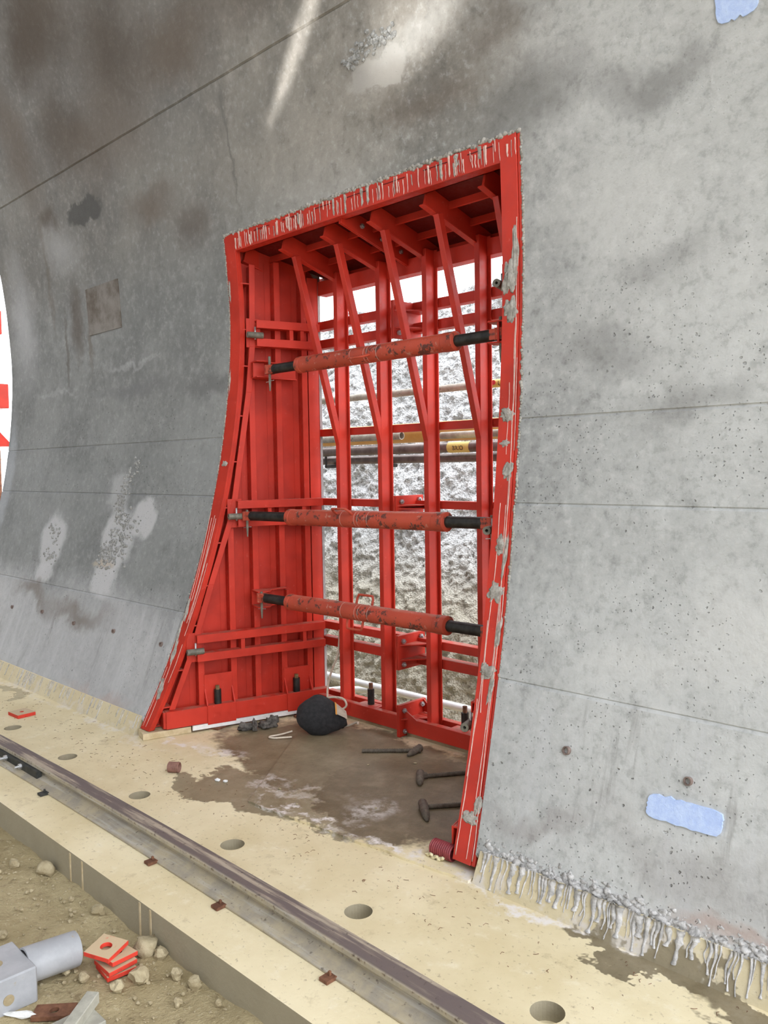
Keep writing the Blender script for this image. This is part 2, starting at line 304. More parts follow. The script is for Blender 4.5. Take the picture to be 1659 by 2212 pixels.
# ------------------------------------------------------------------ mesh helpers
class MB:
    def __init__(s): s.v, s.f = [], []
    def add(s, vs, fs):
        o = len(s.v); s.v += [tuple(v) for v in vs]; s.f += [tuple(i + o for i in f) for f in fs]; return s
    def hexa(s, c):          # 8 corners: bottom 4 then top 4
        return s.add(c, [(0, 3, 2, 1), (4, 5, 6, 7), (0, 1, 5, 4), (1, 2, 6, 5), (2, 3, 7, 6), (3, 0, 4, 7)])
    def box(s, x0, x1, y0, y1, z0, z1, T=None):
        c = [(x0, y0, z0), (x1, y0, z0), (x1, y1, z0), (x0, y1, z0), (x0, y0, z1), (x1, y0, z1), (x1, y1, z1), (x0, y1, z1)]
        return s.hexa([T(*p) for p in c] if T else c)
    def prism(s, poly, a, b):  # polygon of 3D points swept by nothing: poly at a offset and b offset vectors
        n = len(poly); A, B = Vector(a), Vector(b)
        vs = [Vector(p) + A for p in poly] + [Vector(p) + B for p in poly]
        return s.add(vs, [tuple(reversed(range(n))), tuple(range(n, 2 * n))] + [(i, (i + 1) % n, n + (i + 1) % n, n + i) for i in range(n)])
    def tube(s, path, r, n=10, caps=True, hollow=None):
        P = [Vector(p) for p in path]; rs = r if isinstance(r, (list, tuple)) else [r] * len(P)
        vs, fs = [], []
        up = None
        for i, p in enumerate(P):
            d = (P[min(i + 1, len(P) - 1)] - P[max(i - 1, 0)]).normalized()
            if up is None:
                up = Vector((0, 0, 1)) if abs(d.z) < 0.9 else Vector((1, 0, 0))
            a = d.cross(up).normalized(); b = a.cross(d).normalized(); up = b
            for k in range(n):
                t = 2 * math.pi * k / n
                vs.append(p + (a * math.cos(t) + b * math.sin(t)) * rs[i])
        for i in range(len(P) - 1):
            for k in range(n):
                fs.append((i * n + k, i * n + (k + 1) % n, (i + 1) * n + (k + 1) % n, (i + 1) * n + k))
        if caps:
            fs.append(tuple(reversed(range(n)))); fs.append(tuple(range((len(P) - 1) * n, len(P) * n)))
        return s.add(vs, fs)
    def pipe(s, a, b, ro, ri, n=20):   # hollow sleeve
        A, B = Vector(a), Vector(b)
        path = [A, B, B, A, A]; rr = [ro, ro, ri, ri, ro]
        d = (B - A).normalized(); up = Vector((0, 0, 1)) if abs(d.z) < 0.9 else Vector((1, 0, 0))
        x = d.cross(up).normalized(); y = x.cross(d).normalized(); vs, fs = [], []
        for p, r in zip(path[:4], rr[:4]):
            vs += [p + (x * math.cos(2 * math.pi * k / n) + y * math.sin(2 * math.pi * k / n)) * r for k in range(n)]
        for i in range(4):
            j = (i + 1) % 4
            fs += [(i * n + k, i * n + (k + 1) % n, j * n + (k + 1) % n, j * n + k) for k in range(n)]
        return s.add(vs, fs)
    def blob(s, c, r, seed=0, rough=0.25, sub=2, freq=1.6, facet=False):
        bm = bmesh.new(); bmesh.ops.create_icosphere(bm, subdivisions=sub, radius=1)
        off = Vector((seed * 3.17, seed * 1.3, seed * 0.7)); R = Vector(r)
        vs = []
        for v in bm.verts:
            d = v.co.normalized()
            k = 1 + rough * noise.noise(d * freq + off) + rough * 0.5 * noise.noise(d * freq * 2.3 + off)
            vs.append((c[0] + d.x * R.x * k, c[1] + d.y * R.y * k, c[2] + d.z * R.z * k))
        bm.verts.index_update()
        fs = [tuple(v.index for v in f.verts) for f in bm.faces]; bm.free()
        return s.add(vs, fs)
    def build(s, name, mat, parent=None, smooth=False, bevel=0.0, origin=None, kind=None, label=None, auto=None):
        if parent is not None: o = Vector(parent['_loc']) if '_loc' in parent else Vector((0, 0, 0))
        else: o = Vector(origin) if origin else Vector((0, 0, 0))
        me = bpy.data.meshes.new(name)
        me.from_pydata([(v[0] - o.x, v[1] - o.y, v[2] - o.z) for v in s.v], [], s.f)
        bm = bmesh.new(); bm.from_mesh(me); bmesh.ops.recalc_face_normals(bm, faces=bm.faces); bm.to_mesh(me); bm.free()
        me.materials.append(mat)
        if smooth: me.polygons.foreach_set('use_smooth', [True] * len(me.polygons))
        if auto: me.set_sharp_from_angle(angle=math.radians(auto))
        ob = bpy.data.objects.new(name, me); COL.objects.link(ob)
        if parent is not None: ob.parent = parent
        else: ob.location = o
        ob['_loc'] = tuple(o)
        if bevel:
            m = ob.modifiers.new('bevel', 'BEVEL'); m.width = bevel; m.segments = 1; m.limit_method = 'ANGLE'; m.angle_limit = 0.6
        if kind: ob['kind'] = kind
        if label: ob['label'] = label
        return ob

def thing(name, label, cat, loc=(0, 0, 0), group=None):
    o = bpy.data.objects.new(name, None); COL.objects.link(o); o.location = loc; o.empty_display_size = 0.1
    o['_loc'] = tuple(loc); return tag(o, label, cat, group)
def tag(o, label, cat, group=None):
    o['label'] = label; o['category'] = cat
    if group: o['group'] = group
    return o
def fbm(p, o=4):
    a, s = 0.0, 1.0
    for _ in range(o):
        a += s * noise.noise(p); p = p * 2.03; s *= 0.5
    return a

# ------------------------------------------------------------------ tunnel profile
YC, ZC, RT = -1.977, 2.075, 4.4615
_pz = [0.0, .022, .217, .261, .41, .466, .637, .681, .868, .832, 1.1, .987, 1.335, 1.145, 1.57, 1.39, 1.806, 1.639, 2.04, 1.888, 2.272, 2.133, 2.472]
_py = [1.988, 1.978, 2.10, 2.09, 2.18, 2.17, 2.251, 2.247, 2.304, 2.294, 2.366, 2.343, 2.418, 2.392, 2.452, 2.435, 2.476, 2.469, 2.484, 2.489, 2.482, 2.489, 2.468]
_pc = np.polyfit(_pz, _py, 4)
def prof(z):
    p = float(np.polyval(_pc, z))
    if z > 2.0:
        q = YC + math.sqrt(max(0, RT * RT - (z - ZC) ** 2)); k = min(1, (z - 2.0) / 0.4); k = k * k * (3 - 2 * k)
        p = p * (1 - k) + q * k
    return p
XL0, YL0, SP = -3.70, 1.99, 0.30
XM2 = -5.302                                    # mirror: X -> XM2 - X
ZTOP, SLC = 2.47, 0.278
YTOP = prof(ZTOP)
def xl(y): return XL0 + SP * (y - YL0)
def xr(y): return XM2 - xl(y)
X_FAR, X_NEAR = -6.37, 1.0
YOUT = 2.97

# ------------------------------------------------------------------ setting
def build_wall():
    joints = [0.584, 1.165, 1.463]
    zs = list(np.linspace(0.072, ZTOP, 92))
    for j in joints: zs += [j - 0.006, j - 0.002, j + 0.002, j + 0.006]
    zs = sorted(zs); rows = []
    for z in zs:
        y = prof(z); off = 0.0
        for j in joints:
            if abs(z - j) < 0.003: off = 0.004
            elif -0.05 < j - z < 0: pass
        # each lift of formwork sits a few millimetres proud of the next
        lift = sum(0.003 if z < j else 0 for j in joints[:2])
        rows.append((y + off - lift, z))
    n_low = len(rows)
    th0 = math.asin((ZTOP - ZC) / RT); th1 = math.radians(80)
    jt = math.asin((3.166 - ZC) / RT)
    ths = sorted(list(np.linspace(th0, th1, 95))[1:] + [jt - 0.0012, jt - 0.0004, jt + 0.0004, jt + 0.0012])
    for th in ths:
        r = RT + (0.005 if abs(th - jt) < 0.0006 else 0) - (0.005 if th > jt else 0)
        rows.append((YC + r * math.cos(th), ZC + r * math.sin(th)))
    # outer (earth side) line of the lining
    outer = []
    zo = ZTOP - SLC * (YOUT - YTOP)
    for i, (y, z) in enumerate(rows):
        if i < n_low: outer.append((YOUT, 0.072 + (z - 0.072) * (zo - 0.072) / (ZTOP - 0.072)))
        else:
            k = (i - n_low + 1) / (len(rows) - n_low)
            a = math.atan2(zo - ZC, YOUT - YC) * (1 - k) + th1 * k; r = math.hypot(YOUT - YC, zo - ZC) * (1 - k) + (RT + 0.6) * k
            outer.append((YC + r * math.cos(a), ZC + r * math.sin(a)))
    mb = MB()
    def grid(cols, r0, r1, line, flip):
        base = len(mb.v); nc = len(cols(0))
        for i in range(r0, r1):
            y, z = line[i]
            for x in cols(i):
                d = 0.0
                if line is rows: d = 0.004 * noise.noise(Vector((x * 1.3, y, z * 1.3))) + 0.0015 * noise.noise(Vector((x * 6, y, z * 6)))
                mb.v.append((x, y + d, z))
        for i in range(r1 - r0 - 1):
            for j in range(nc - 1):
                q = (base + i * nc + j, base + i * nc + j + 1, base + (i + 1) * nc + j + 1, base + (i + 1) * nc + j)
                mb.f.append(q[::-1] if flip else q)
    N = len(rows)
    Lf = lambda i, o: xl(YOUT) if o else (xl(rows[i][0]) if i < n_low else xl(YTOP))
    Rf = lambda i, o: xr(YOUT) if o else (xr(rows[i][0]) if i < n_low else xr(YTOP))
    for o, line in ((0, rows), (1, outer)):
        grid(lambda i: np.linspace(X_FAR, Lf(i, o), 90 if not o else 2), 0, N, line, bool(o))
        grid(lambda i: np.linspace(Lf(i, o), Rf(i, o), 60 if not o else 2), n_low - 1, N, line, bool(o))
        grid(lambda i: np.linspace(Rf(i, o), X_NEAR, 120 if not o else 2), 0, N, line, bool(o))
    # reveals, soffit of the opening, ends
    def strip(fn, r0, r1):
        b = len(mb.v)
        for i in range(r0, r1): mb.v.extend(fn(i))
        for i in range(r1 - r0 - 1): mb.f.append((b + 2 * i, b + 2 * i + 1, b + 2 * i + 3, b + 2 * i + 2))
    strip(lambda i: [(Lf(i, 0), *rows[i]), (Lf(i, 1), *outer[i])], 0, n_low)
    strip(lambda i: [(Rf(i, 0), *rows[i]), (Rf(i, 1), *outer[i])], 0, n_low)
    k = n_low - 1
    mb.add([(Lf(k, 0), *rows[k]), (Rf(k, 0), *rows[k]), (Rf(k, 1), *outer[k]), (Lf(k, 1), *outer[k])], [(0, 1, 2, 3)])
    strip(lambda i: [(X_FAR, *rows[i]), (X_FAR, *outer[i])], 0, N)
    strip(lambda i: [(X_NEAR, *rows[i]), (X_NEAR, *outer[i])], 0, N)
    strip(lambda i: [((X_FAR, X_NEAR)[i], *rows[-1]), ((X_FAR, X_NEAR)[i], *outer[-1])], 0, 2)
    me = bpy.data.meshes.new('wall_back'); me.from_pydata(mb.v, [], mb.f)
    bm = bmesh.new(); bm.from_mesh(me); bmesh.ops.remove_doubles(bm, verts=bm.verts, dist=0.0004)
    bmesh.ops.recalc_face_normals(bm, faces=bm.faces); bm.to_mesh(me); bm.free()
    me.materials.append(CONC); me.polygons.foreach_set('use_smooth', [True] * len(me.polygons)); me.set_sharp_from_angle(angle=math.radians(28))
    ob = bpy.data.objects.new('wall_back', me); COL.objects.link(ob); ob['kind'] = 'structure'; ob['_loc'] = (0, 0, 0)
    ob['label'] = 'curved grey concrete tunnel lining with a tapered opening'
    return ob
WALL = build_wall()

# crown and far side of the tunnel, over and behind the camera
vb = MB(); NTH = 60
for i in range(NTH + 1):
    th = math.radians(80) + (math.radians(205) - math.radians(80)) * i / NTH
    xn = X_NEAR + 7.0 * max(0, min(1, (i / NTH - .36) / .02))  # unseen far side carried past the near end to block low sky
    for x, r in ((X_FAR, RT - .005), (xn, RT - .005), (xn, RT + .6), (X_FAR, RT + .6)): vb.v.append((x, YC + r * math.cos(th), ZC + r * math.sin(th)))
for i in range(NTH):
    for j in range(4): vb.f.append((4 * i + j, 4 * i + (j + 1) % 4, 4 * i + 4 + (j + 1) % 4, 4 * i + 4 + j))
vb.f += [(0, 1, 2, 3), (4 * NTH + 3, 4 * NTH + 2, 4 * NTH + 1, 4 * NTH)]
vb.build('ceiling', mat_simple('dark_low_bounce_concrete', (.11, .105, .10), (.17, .165, .155), 3, .9),  smooth=True, auto=30, kind='structure', label='crown and far side of the concrete tunnel lining')  # unseen surfaces coloured dark to cut bounced light

# kicker under the lining
kb = MB()
for x0, x1 in ((X_FAR, XL0 - 0.01), (XM2 - XL0 + 0.01, X_NEAR)):
    n = int((x1 - x0) / 0.04)
    b = len(kb.v)
    for i in range(n + 1):
        x = x0 + (x1 - x0) * i / n
        w = 0.004 * noise.noise(Vector((x * 7, 0, 0)))
        kb.v += [(x, 1.963 + w, -0.01), (x, 2.012 + w, 0.088), (x, 2.6, 0.088), (x, 2.6, -0.01)]
    for i in range(n):
        for j in range(4): kb.f.append((b + i * 4 + j, b + i * 4 + (j + 1) % 4, b + (i + 1) * 4 + (j + 1) % 4, b + (i + 1) * 4 + j))
    kb.f += [(b, b + 1, b + 2, b + 3), (b + n * 4 + 3, b + n * 4 + 2, b + n * 4 + 1, b + n * 4)]
KICK = kb.build('baseboard_back', mat_floor('kicker_concrete', 0.6), kind='structure', label='low sandy concrete kicker under the lining')

# ledge floor with cored holes
fb = MB(); fb.box(-9, 2.4, 1.2, 3.02, -0.42, 0.0)
FL = fb.build('floor', FLOOR, kind='structure', label='sandy concrete ledge with cored holes')
cb = MB()
HX = [-5.57, -4.93, -4.295, -3.661, -3.007, -2.366, -1.731, -1.078, -0.44]
for i, x in enumerate(HX): cb.tube([(x, 1.613, -0.05), (x, 1.613, 0.05)], 0.042, 28)
cut = cb.build('hole_cutter', FLOOR)
bm_ = FL.modifiers.new('holes', 'BOOLEAN'); bm_.object = cut; bm_.operation = 'DIFFERENCE'; bm_.solver = 'EXACT'
dg = bpy.context.evaluated_depsgraph_get(); me2 = bpy.data.meshes.new_from_object(FL.evaluated_get(dg))
FL.modifiers.clear(); FL.data = me2; bpy.data.objects.remove(cut)
# thin screed layer of the niche, ends in a low step
sb = MB(); pts = []
n = 40
for i in range(n + 1):
    x = -2.62 + (-1.60 + 2.62) * i / n
    pts.append((x, 1.86 + (x + 2.62) * 0.098 + 0.008 * fbm(Vector((x * 9, 0, 3))), 0))
poly = pts + [(-1.60, 1.985, 0), (-1.66, 2.2, 0), (-1.86, 2.9, 0), (-3.41, 2.9, 0), (-2.95, 2.3, 0)]
sb.prism(poly, (0, 0, -0.01), (0, 0, 0.009))
sb.build('floor', SCREED, kind='structure', label='thin sandy screed step in front of the opening')

# lower ground
gb = MB(); nx, ny = 150, 90
xs = np.concatenate([np.linspace(-9, -3.2, 40), np.linspace(-3.15, -1.5, 70), np.linspace(-1.4, 2.4, 40)])
ys = np.concatenate([np.linspace(-4, 0.5, 25), np.linspace(0.53, 1.25, 65)])
for y in ys:
    for x in xs:
        z = -0.106 + 0.012 * fbm(Vector((x * 2.2, y * 2.2, 0))) + 0.007 * fbm(Vector((x * 14, y * 14, 5)), 3)
        z += 0.012 * max(0, (y - 1.12) / 0.1) * (0.4 + noise.noise(Vector((x * 5, 0, 1))))
        gb.v.append((x, y, z))
nx = len(xs)
for j in range(len(ys) - 1):
    for i in range(nx - 1): gb.f.append((j * nx + i, j * nx + i + 1, (j + 1) * nx + i + 1, (j + 1) * nx + i))
gb.build('floor', SOIL, smooth=True, kind='structure', label='dry sandy soil below the ledge')
# ground outside behind the lining
ob_ = MB(); ob_.box(-14, 3, 3.02, 6.5, -0.6, -0.35); ob_.box(-22, -9, -7, 3.02, -0.6, -0.12); ob_.box(2.4, 14, -7, 3.02, -.6, -.1)
ob_.build('floor', SOIL, kind='structure', label='sandy ground outside the lining')

# sprayed concrete slope behind
sc = MB(); nx, nz = 420, 300
for j in range(nz):
    t = j / (nz - 1); z = -0.45 + 3.20 * t; y = 3.80 + 1.65 * t
    for i in range(nx):
        x = -7.4 + 6.4 * i / (nx - 1); p = Vector((x, z, 0))
        d = 0.10 * fbm(p * 0.9, 2) + 0.05 * fbm(p * 3.1 + Vector((4, 0, 0)), 3) + 0.034 * noise.noise(p * 16) + 0.022 * noise.noise(p * 36)
        sc.v.append((x, y - d, z + (0.06 * fbm(Vector((x * 2, 0, 9))) if j == nz - 1 else 0)))
for j in range(nz - 1):
    for i in range(nx - 1): sc.f.append((j * nx + i, j * nx + i + 1, (j + 1) * nx + i + 1, (j + 1) * nx + i))
b = len(sc.v); sc.box(-7.4, -1.0, 5.75, 6.4, -0.45, 2.6)
sc.build('wall_outside', SHOT, smooth=True, kind='structure', label='sprayed concrete slope seen through the shutter')

# ------------------------------------------------------------------ formwork
def T_left(u, n, z): return (XL0 + 0.2873 * u + 0.9578 * n, YL0 + 0.9578 * u - 0.2873 * n, z)
def T_right(u, n, z):
    p = T_left(u, n, z); return (XM2 - p[0], p[1], z)
def u_front(z): return (prof(z) - YL0) / 0.9578
def zceil(y): return ZTOP - SLC * (y - YTOP)
STRIP = [(0.125, 0.132), (0.387, 0.236), (0.726, 0.345), (1.039, 0.452), (1.146, 0.478), (1.69, 0.566), (1.92, 0.590), (2.33, 0.598)]
def u_strip(z): return float(np.interp(z, [p[0] for p in STRIP], [p[1] for p in STRIP]))

def channel(mb, T, u0, u1, z0, z1, n0=0.06, n1=0.115, t=0.006):
    mb.box(u0, u1, n1 - t, n1, z0, z1, T); mb.box(u0, u1, n0, n1 - t, z0, z0 + t, T); mb.box(u0, u1, n0, n1 - t, z1 - t, z1, T)

def drip_strand(mb, p, length, w, down, side, out, seed):
    """a thin run of dried grout lying on a face: p start, 'down' run direction"""
    p, down, side, out = Vector(p), Vector(down), Vector(side), Vector(out); n = 6; vs = []
    for i in range(n + 1):
        k = i / n
        ww = w * (1.0 - 0.55 * k) * (1 + 0.5 * noise.noise(Vector((seed * 1.7, k * 3, 0)))) + (w * 0.35 if i == n - 1 else 0)
        if i == n: ww = w * 0.15
        c = p + down * (length * k) + side * (0.004 * noise.noise(Vector((seed * 2.1, k * 2.5, 4))))
        vs += [c - side * ww / 2 - out * 0.001, c + out * min(0.004, ww * 0.5), c + side * ww / 2 - out * 0.001]
    fs = []
    for i in range(n):
        for j in range(2): fs.append((i * 3 + j, i * 3 + j + 1, (i + 1) * 3 + j + 1, (i + 1) * 3 + j))
    mb.add(vs, fs)

def side_panel(side):
    T = T_left if side == 'left' else T_right
    loc = T(0, 0.04, 0)
    lab = {'left': 'red steel side shutter with stiffeners on the left of the opening',
           'right': 'red steel side shutter with grout-smeared flange on the right of the opening'}[side]
    root = thing('side_shutter', lab, 'formwork', loc)
    # skin plate
    zs = np.linspace(0.036, 2.43, 60); mb = MB()
    for z in zs:
        ub = min(0.985, ((YTOP + (ZTOP - z) / SLC) - YL0) / 0.9578 if z > 2.3 else 0.985)
        for n in (0.0, 0.006): mb.v += [T(u_front(z) + 0.004, n, z), T(max(u_front(z) + 0.01, ub), n, z)]
    for i in range(len(zs) - 1):
        a, c = i * 4, (i + 1) * 4
        mb.f += [(a, a + 1, c + 1, c), (a + 2, a + 3, c + 3, c + 2), (a + 1, a + 3, c + 3, c + 1), (a, a + 2, c + 2, c)]
    mb.build('skin_plate', RED, root)
    # curved front flange, flush with the concrete, and the narrow edge bar beside the concrete
    sgn = 1 if side == 'left' else -1
    def front(x0, x1, dy0, dy1, zlo, zhi, name, mat):
        zz = np.linspace(zlo, zhi, 62); m = MB()
        for z in zz:
            y = prof(z); xa = xl(y) if side == 'left' else xr(y)
            m.v += [(xa + sgn * x0, y + dy0, z), (xa + sgn * x1, y + dy0, z), (xa + sgn * x1, y + dy1, z), (xa + sgn * x0, y + dy1, z)]
        for i in range(len(zz) - 1):
            a, c = 4 * i, 4 * (i + 1)
            for j in range(4): m.f.append((a + j, a + (j + 1) % 4, c + (j + 1) % 4, c + j))
        m.f += [(0, 1, 2, 3), tuple(4 * (len(zz) - 1) + q for q in (3, 2, 1, 0))]
        return m.build(name, mat, root, bevel=0.001)
    front(0.015, 0.088, -0.004, 0.008, 0.036, 2.474, 'front_flange', RED)
    front(0.0, 0.0125, -0.001, 0.010, 0.036, 2.474, 'edge_bar', RED)
    front(0.080, 0.088, 0.008, 0.026, 0.036, 2.474, 'flange_lip', RED)
    # gusset plates of the curved edge
    for z in (2.233, 2.004, 1.821, 1.57, 1.339, 1.108, 0.933, 0.723, 0.528, 0.314, 0.14):
        uf, us_ = u_front(z), u_strip(z) + .004; m = MB()
        m.hexa([T(uf + .014, .006, z - .003), T(us_, .006, z - .003), T(us_, .080, z - .003), T(uf + .038, .080, z - .003), T(uf + .014, .006, z + .003), T(us_, .006, z + .003), T(us_, .080, z + .003), T(uf + .038, .080, z + .003)])
        m.build('gusset_plate', RED, root)
    # polygonal inner strip (an angle: face and web)
    mb = MB()
    pts = STRIP
    for (z0, u0), (z1, u1) in zip(pts[:-1], pts[1:]):
        mb.hexa([T(u0, 0.078, z0), T(u0 + 0.030, 0.078, z0), T(u0 + 0.030, 0.084, z0), T(u0, 0.084, z0), T(u1, 0.078, z1), T(u1 + 0.030, 0.078, z1), T(u1 + 0.030, 0.084, z1), T(u1, 0.084, z1)])
        mb.hexa([T(u0 + 0.012, 0.006, z0), T(u0 + 0.018, 0.006, z0), T(u0 + 0.018, 0.080, z0), T(u0 + 0.012, 0.080, z0), T(u1 + 0.012, 0.006, z1), T(u1 + 0.018, 0.006, z1), T(u1 + 0.018, 0.080, z1), T(u1 + 0.012, 0.080, z1)])
    mb.build('inner_strip', RED, root, bevel=0.001)
    # vertical stiffeners (tee sections)
    for uc, zb, zt in ((0.305, 0.12, 0.62), (0.475, 0.12, 1.12), (0.605, 0.12, 1.93), (0.752, 0.12, 2.36), (0.899, 0.12, 2.33)):
        m = MB(); m.box(uc - 0.0155, uc + 0.0155, 0.056, 0.062, zb, zt, T); m.box(uc - 0.0155, uc - 0.0095, 0.006, 0.057, zb, zt, T)
        m.build('stiffener', RED, root, bevel=0.001)
        m = MB(); m.box(uc - 0.048, uc - 0.045, 0.006, 0.0085, zb, zt, T); m.build('weld_strip', RED, root)
    m = MB(); m.box(0.922, 0.985, 0.050, 0.056, 0.036, 2.30, T); m.box(0.979, 0.985, 0.0, 0.056, 0.036, 2.30, T); m.build('rear_flange', RED, root, bevel=0.001)
    # waling channels with spacers, sleeve and bolt
    for name, u0, z0, sp in (('upper', 0.620, 1.985, (0.80, 0.86)), ('middle', 0.499, 1.077, (0.66, 0.85)), ('lower', 0.273, 0.418, (0.50, 0.84))):
        for d in (0.026, -0.066):
            m = MB(); channel(m, T, u0, 0.966, z0 + d, z0 + d + 0.040); m.build('waling_channel', RED, root, bevel=0.001)
        for us in sp:
            MB().box(us, us + 0.02, 0.062, 0.108, z0 - 0.027, z0 + 0.027, T).build('spacer_plate', RED, root)
        MB().box(u0 - 0.045, u0 + 0.03, 0.078, 0.083, z0 - 0.07, z0 + 0.075, T).build('end_plate', RED, root, bevel=0.001)
        us = u0 - 0.03
        m = MB(); m.pipe(T(us - 0.022, 0.118, z0 - 0.012), T(us + 0.060, 0.118, z0 - 0.012), 0.0155, 0.006)
        sl = m.build('coupling_sleeve', DULL, root, smooth=True, auto=40)
        m = MB(); m.tube([T(us + 0.022, 0.112, z0 - 0.034), T(us + 0.022, 0.112, z0 + 0.030)], 0.0045, 10)
        m.build('bolt', GALV, sl, smooth=True)
    # strut brackets
    for z0, ua, ub in ((1.80, 0.596, 0.845), (0.640, 0.578, 0.765)):
        for dz in (0.036, -0.042):
            pl = [(ua, 0.06), (ub, 0.06), (ub, 0.085), (ub - 0.06, 0.10), (ua + 0.09, 0.12), (ua + 0.06, 0.165), (ua, 0.165)]
            m = MB(); m.prism([T(u, n, z0 + dz) for u, n in pl], (0, 0, 0), (0, 0, 0.006)); m.build('bracket_plate', RED, root, bevel=0.001)
        MB().box(ua, ub, 0.060, 0.066, z0 - 0.042, z0 + 0.04, T).build('bracket_back', RED, root)
        if z0 > 1: MB().box(ua - 0.004, ua + 0.055, 0.118, 0.126, z0 - 0.040, z0 + 0.034, T).build('bracket_face', RED, root, bevel=0.001)
        else: MB().box(ub - 0.012, ub, 0.062, 0.105, z0 - 0.05, z0 + 0.03, T).build('bracket_face', RED, root, bevel=0.001)
    # base beam with jacks
    m = MB(); channel(m, T, 0.112 if side == 'left' else .078, 0.985, 0.038, 0.122, 0.055, 0.108, 0.007); m.build('base_beam', RED, root, bevel=0.0012)
    m = MB(); m.box(0.02, 0.112, 0.006, 0.03, 0.036, 0.042, T); m.box(0.10, 0.112, 0.006, 0.1, 0.040, 0.12, T); m.build('base_end_plate', RED, root)
    for uj in (0.378, 0.806):
        MB().box(uj - 0.062, uj + 0.085, 0.106, 0.114, 0.030, 0.126, T).build('jack_housing', RED, root, bevel=0.001)
        MB().box(uj - 0.062, uj + 0.085, 0.060, 0.066, 0.12, 0.272 if uj < 0.5 else 0.25, T).build('jack_back_plate', RED, root, bevel=0.001)
        m = MB(); m.box(uj - 0.060, uj + 0.083, 0.066, 0.110, 0.118, 0.1235, T); m.build('jack_shelf', RED, root)
        for du in (-0.062, 0.079):
            pl = [(0.112, 0.118), (0.066, 0.20), (0.066, 0.118)]
            m = MB(); m.prism([T(uj + du, n, z) for n, z in pl], (0, 0, 0), Vector(T(0.006, 0, 0)) - Vector(T(0, 0, 0))); m.build('jack_gusset', RED, root)
        m = MB(); m.tube([T(uj, 0.084, 0.0005), T(uj, 0.084, 0.115)], 0.016, 16); jk = m.build('jack_foot', BLACKSTEEL, root, smooth=True, auto=40)
        m = MB(); m.tube([T(uj, 0.086, 0.12), T(uj, 0.086, 0.196)], 0.018, 16); m.build('jack_nut', BLACKSTEEL, root, smooth=True, auto=40)
        m = MB(); m.tube([T(uj, 0.086, 0.196), T(uj, 0.086, 0.216)], 0.011, 6); m.build('jack_head', mat_head, root)
    return root
mat_head = mat_simple('brass_brown_nut', (0.20, 0.13, 0.06), (0.30, 0.21, 0.10), 60, 0.6, 0.4)
PL = side_panel('left'); PR = side_panel('right')

# grout on the flanges
for side, root, cnt in (('left', PL, 10), ('right', PR, 13)):
    m = MB(); mg = MB(); sgn = 1 if side == 'left' else -1; rr = random.Random(11 if side == 'left' else 5)
    for i in range(cnt):
        off = rr.choice((0.016, 0.022, 0.03, 0.045, 0.06, 0.075)) + rr.uniform(-.004, .004); zt = rr.uniform(0.45, 2.45) if side == 'right' else rr.uniform(.3, 1.2); L = rr.uniform(0.25, 0.9) * (1 if side == 'right' else .7); w = rr.uniform(0.0008, 0.0018)
        nn = max(4, int(L / 0.04)); vs = []
        for k in range(nn + 1):
            z = max(0.05, zt - L * k / nn); y = prof(z); xa = xl(y) if side == 'left' else xr(y)
            x = xa + sgn * (off + 0.013 * noise.noise(Vector((i * 3.1, z * 2.2, 0))) + .003 * noise.noise(Vector((i * 1.1, z * 14, 0)))); ww = w * (1 + 0.6 * noise.noise(Vector((i, z * 12, 2))))
            vs += [(x - ww, y - 0.0040, z), (x, y - 0.0062, z), (x + ww, y - 0.0040, z)]
        m.add(vs, [(q * 3 + j, q * 3 + j + 1, q * 3 + j + 4, q * 3 + j + 3) for q in range(nn) for j in range(2)])
    m.build('grout_run', PINKGROUT, root, smooth=True, kind='stuff', label='thin pale grout runs')
    spots = ((1.98, .055, .045, .075), (1.86, .05, .045, .05), (2.07, .03, .02, .10), (1.48, .05, .045, .025), (1.28, .035, .032, .03), (1.38, .055, .03, .012), (1.02, .045, .03, .035), (0.86, .05, .045, .035), (0.98, .02, .012, .08), (0.60, .055, .05, .025), (0.55, .025, .015, .05), (0.16, .045, .045, .02), (0.20, .02, .02, .03), (0.72, .02, .015, .05)) if side == 'right' else \
            ((1.33, .05, .035, .016), (0.60, .02, .02, .06), (0.40, .03, .022, .06), (0.22, .035, .03, .05), (2.2, .015, .010, .05), (1.75, .012, .01, .05), (0.48, .015, .015, .08))
    for k, (z, off, rx, rz) in enumerate(spots):
        y = prof(z); xa = xl(y) if side == 'left' else xr(y); dy = (prof(z + .05) - prof(z - .05)) / .1
        nb = MB(); nb.blob((0, 0, 0), (rx * .62, 0.0030, rz * .9), k + 3, .7, 4, 1.7)
        mg.add([(xa + sgn * off + v[0], y - 0.004 + v[1] + dy * v[2], z + v[2]) for v in nb.v], nb.f)
    mg.build('grout_patch', GROUT, root, smooth=True, kind='stuff', label='grey grout patches')

# top shutter
TOPT = thing('soffit_shutter', 'red steel soffit shutter with sloping ribs under the top of the opening', 'formwork', (-2.65, YTOP, ZTOP))
def TC(x, v, w): return (x, YTOP + 0.9634 * v - 0.268 * w, ZTOP - 0.268 * v - 0.9634 * w)     # v up the depth, w down from the plate
m = MB(); v1 = 0.58
a0, a1, b0, b1 = xl(YTOP) + .004, xr(YTOP) - .004, xl(YTOP + v1 * .96), xr(YTOP + v1 * .96)
m.hexa([TC(a0, .003, .0), TC(a1, .003, .0), TC(b1, v1, .0), TC(b0, v1, .0), TC(a0, .003, .006), TC(a1, .003, .006), TC(b1, v1, .006), TC(b0, v1, .006)])
m.build('skin_plate', RED_SHADED, TOPT)
m = MB(); zz = np.linspace(2.388, 2.474, 6)
for z in zz:
    y = prof(z); q0, q1 = xl(y) + 0.089, xr(y) - 0.089
    m.v += [(q0, y - .003, z), (q1, y - .003, z), (q1, y + .009, z), (q0, y + .009, z)]
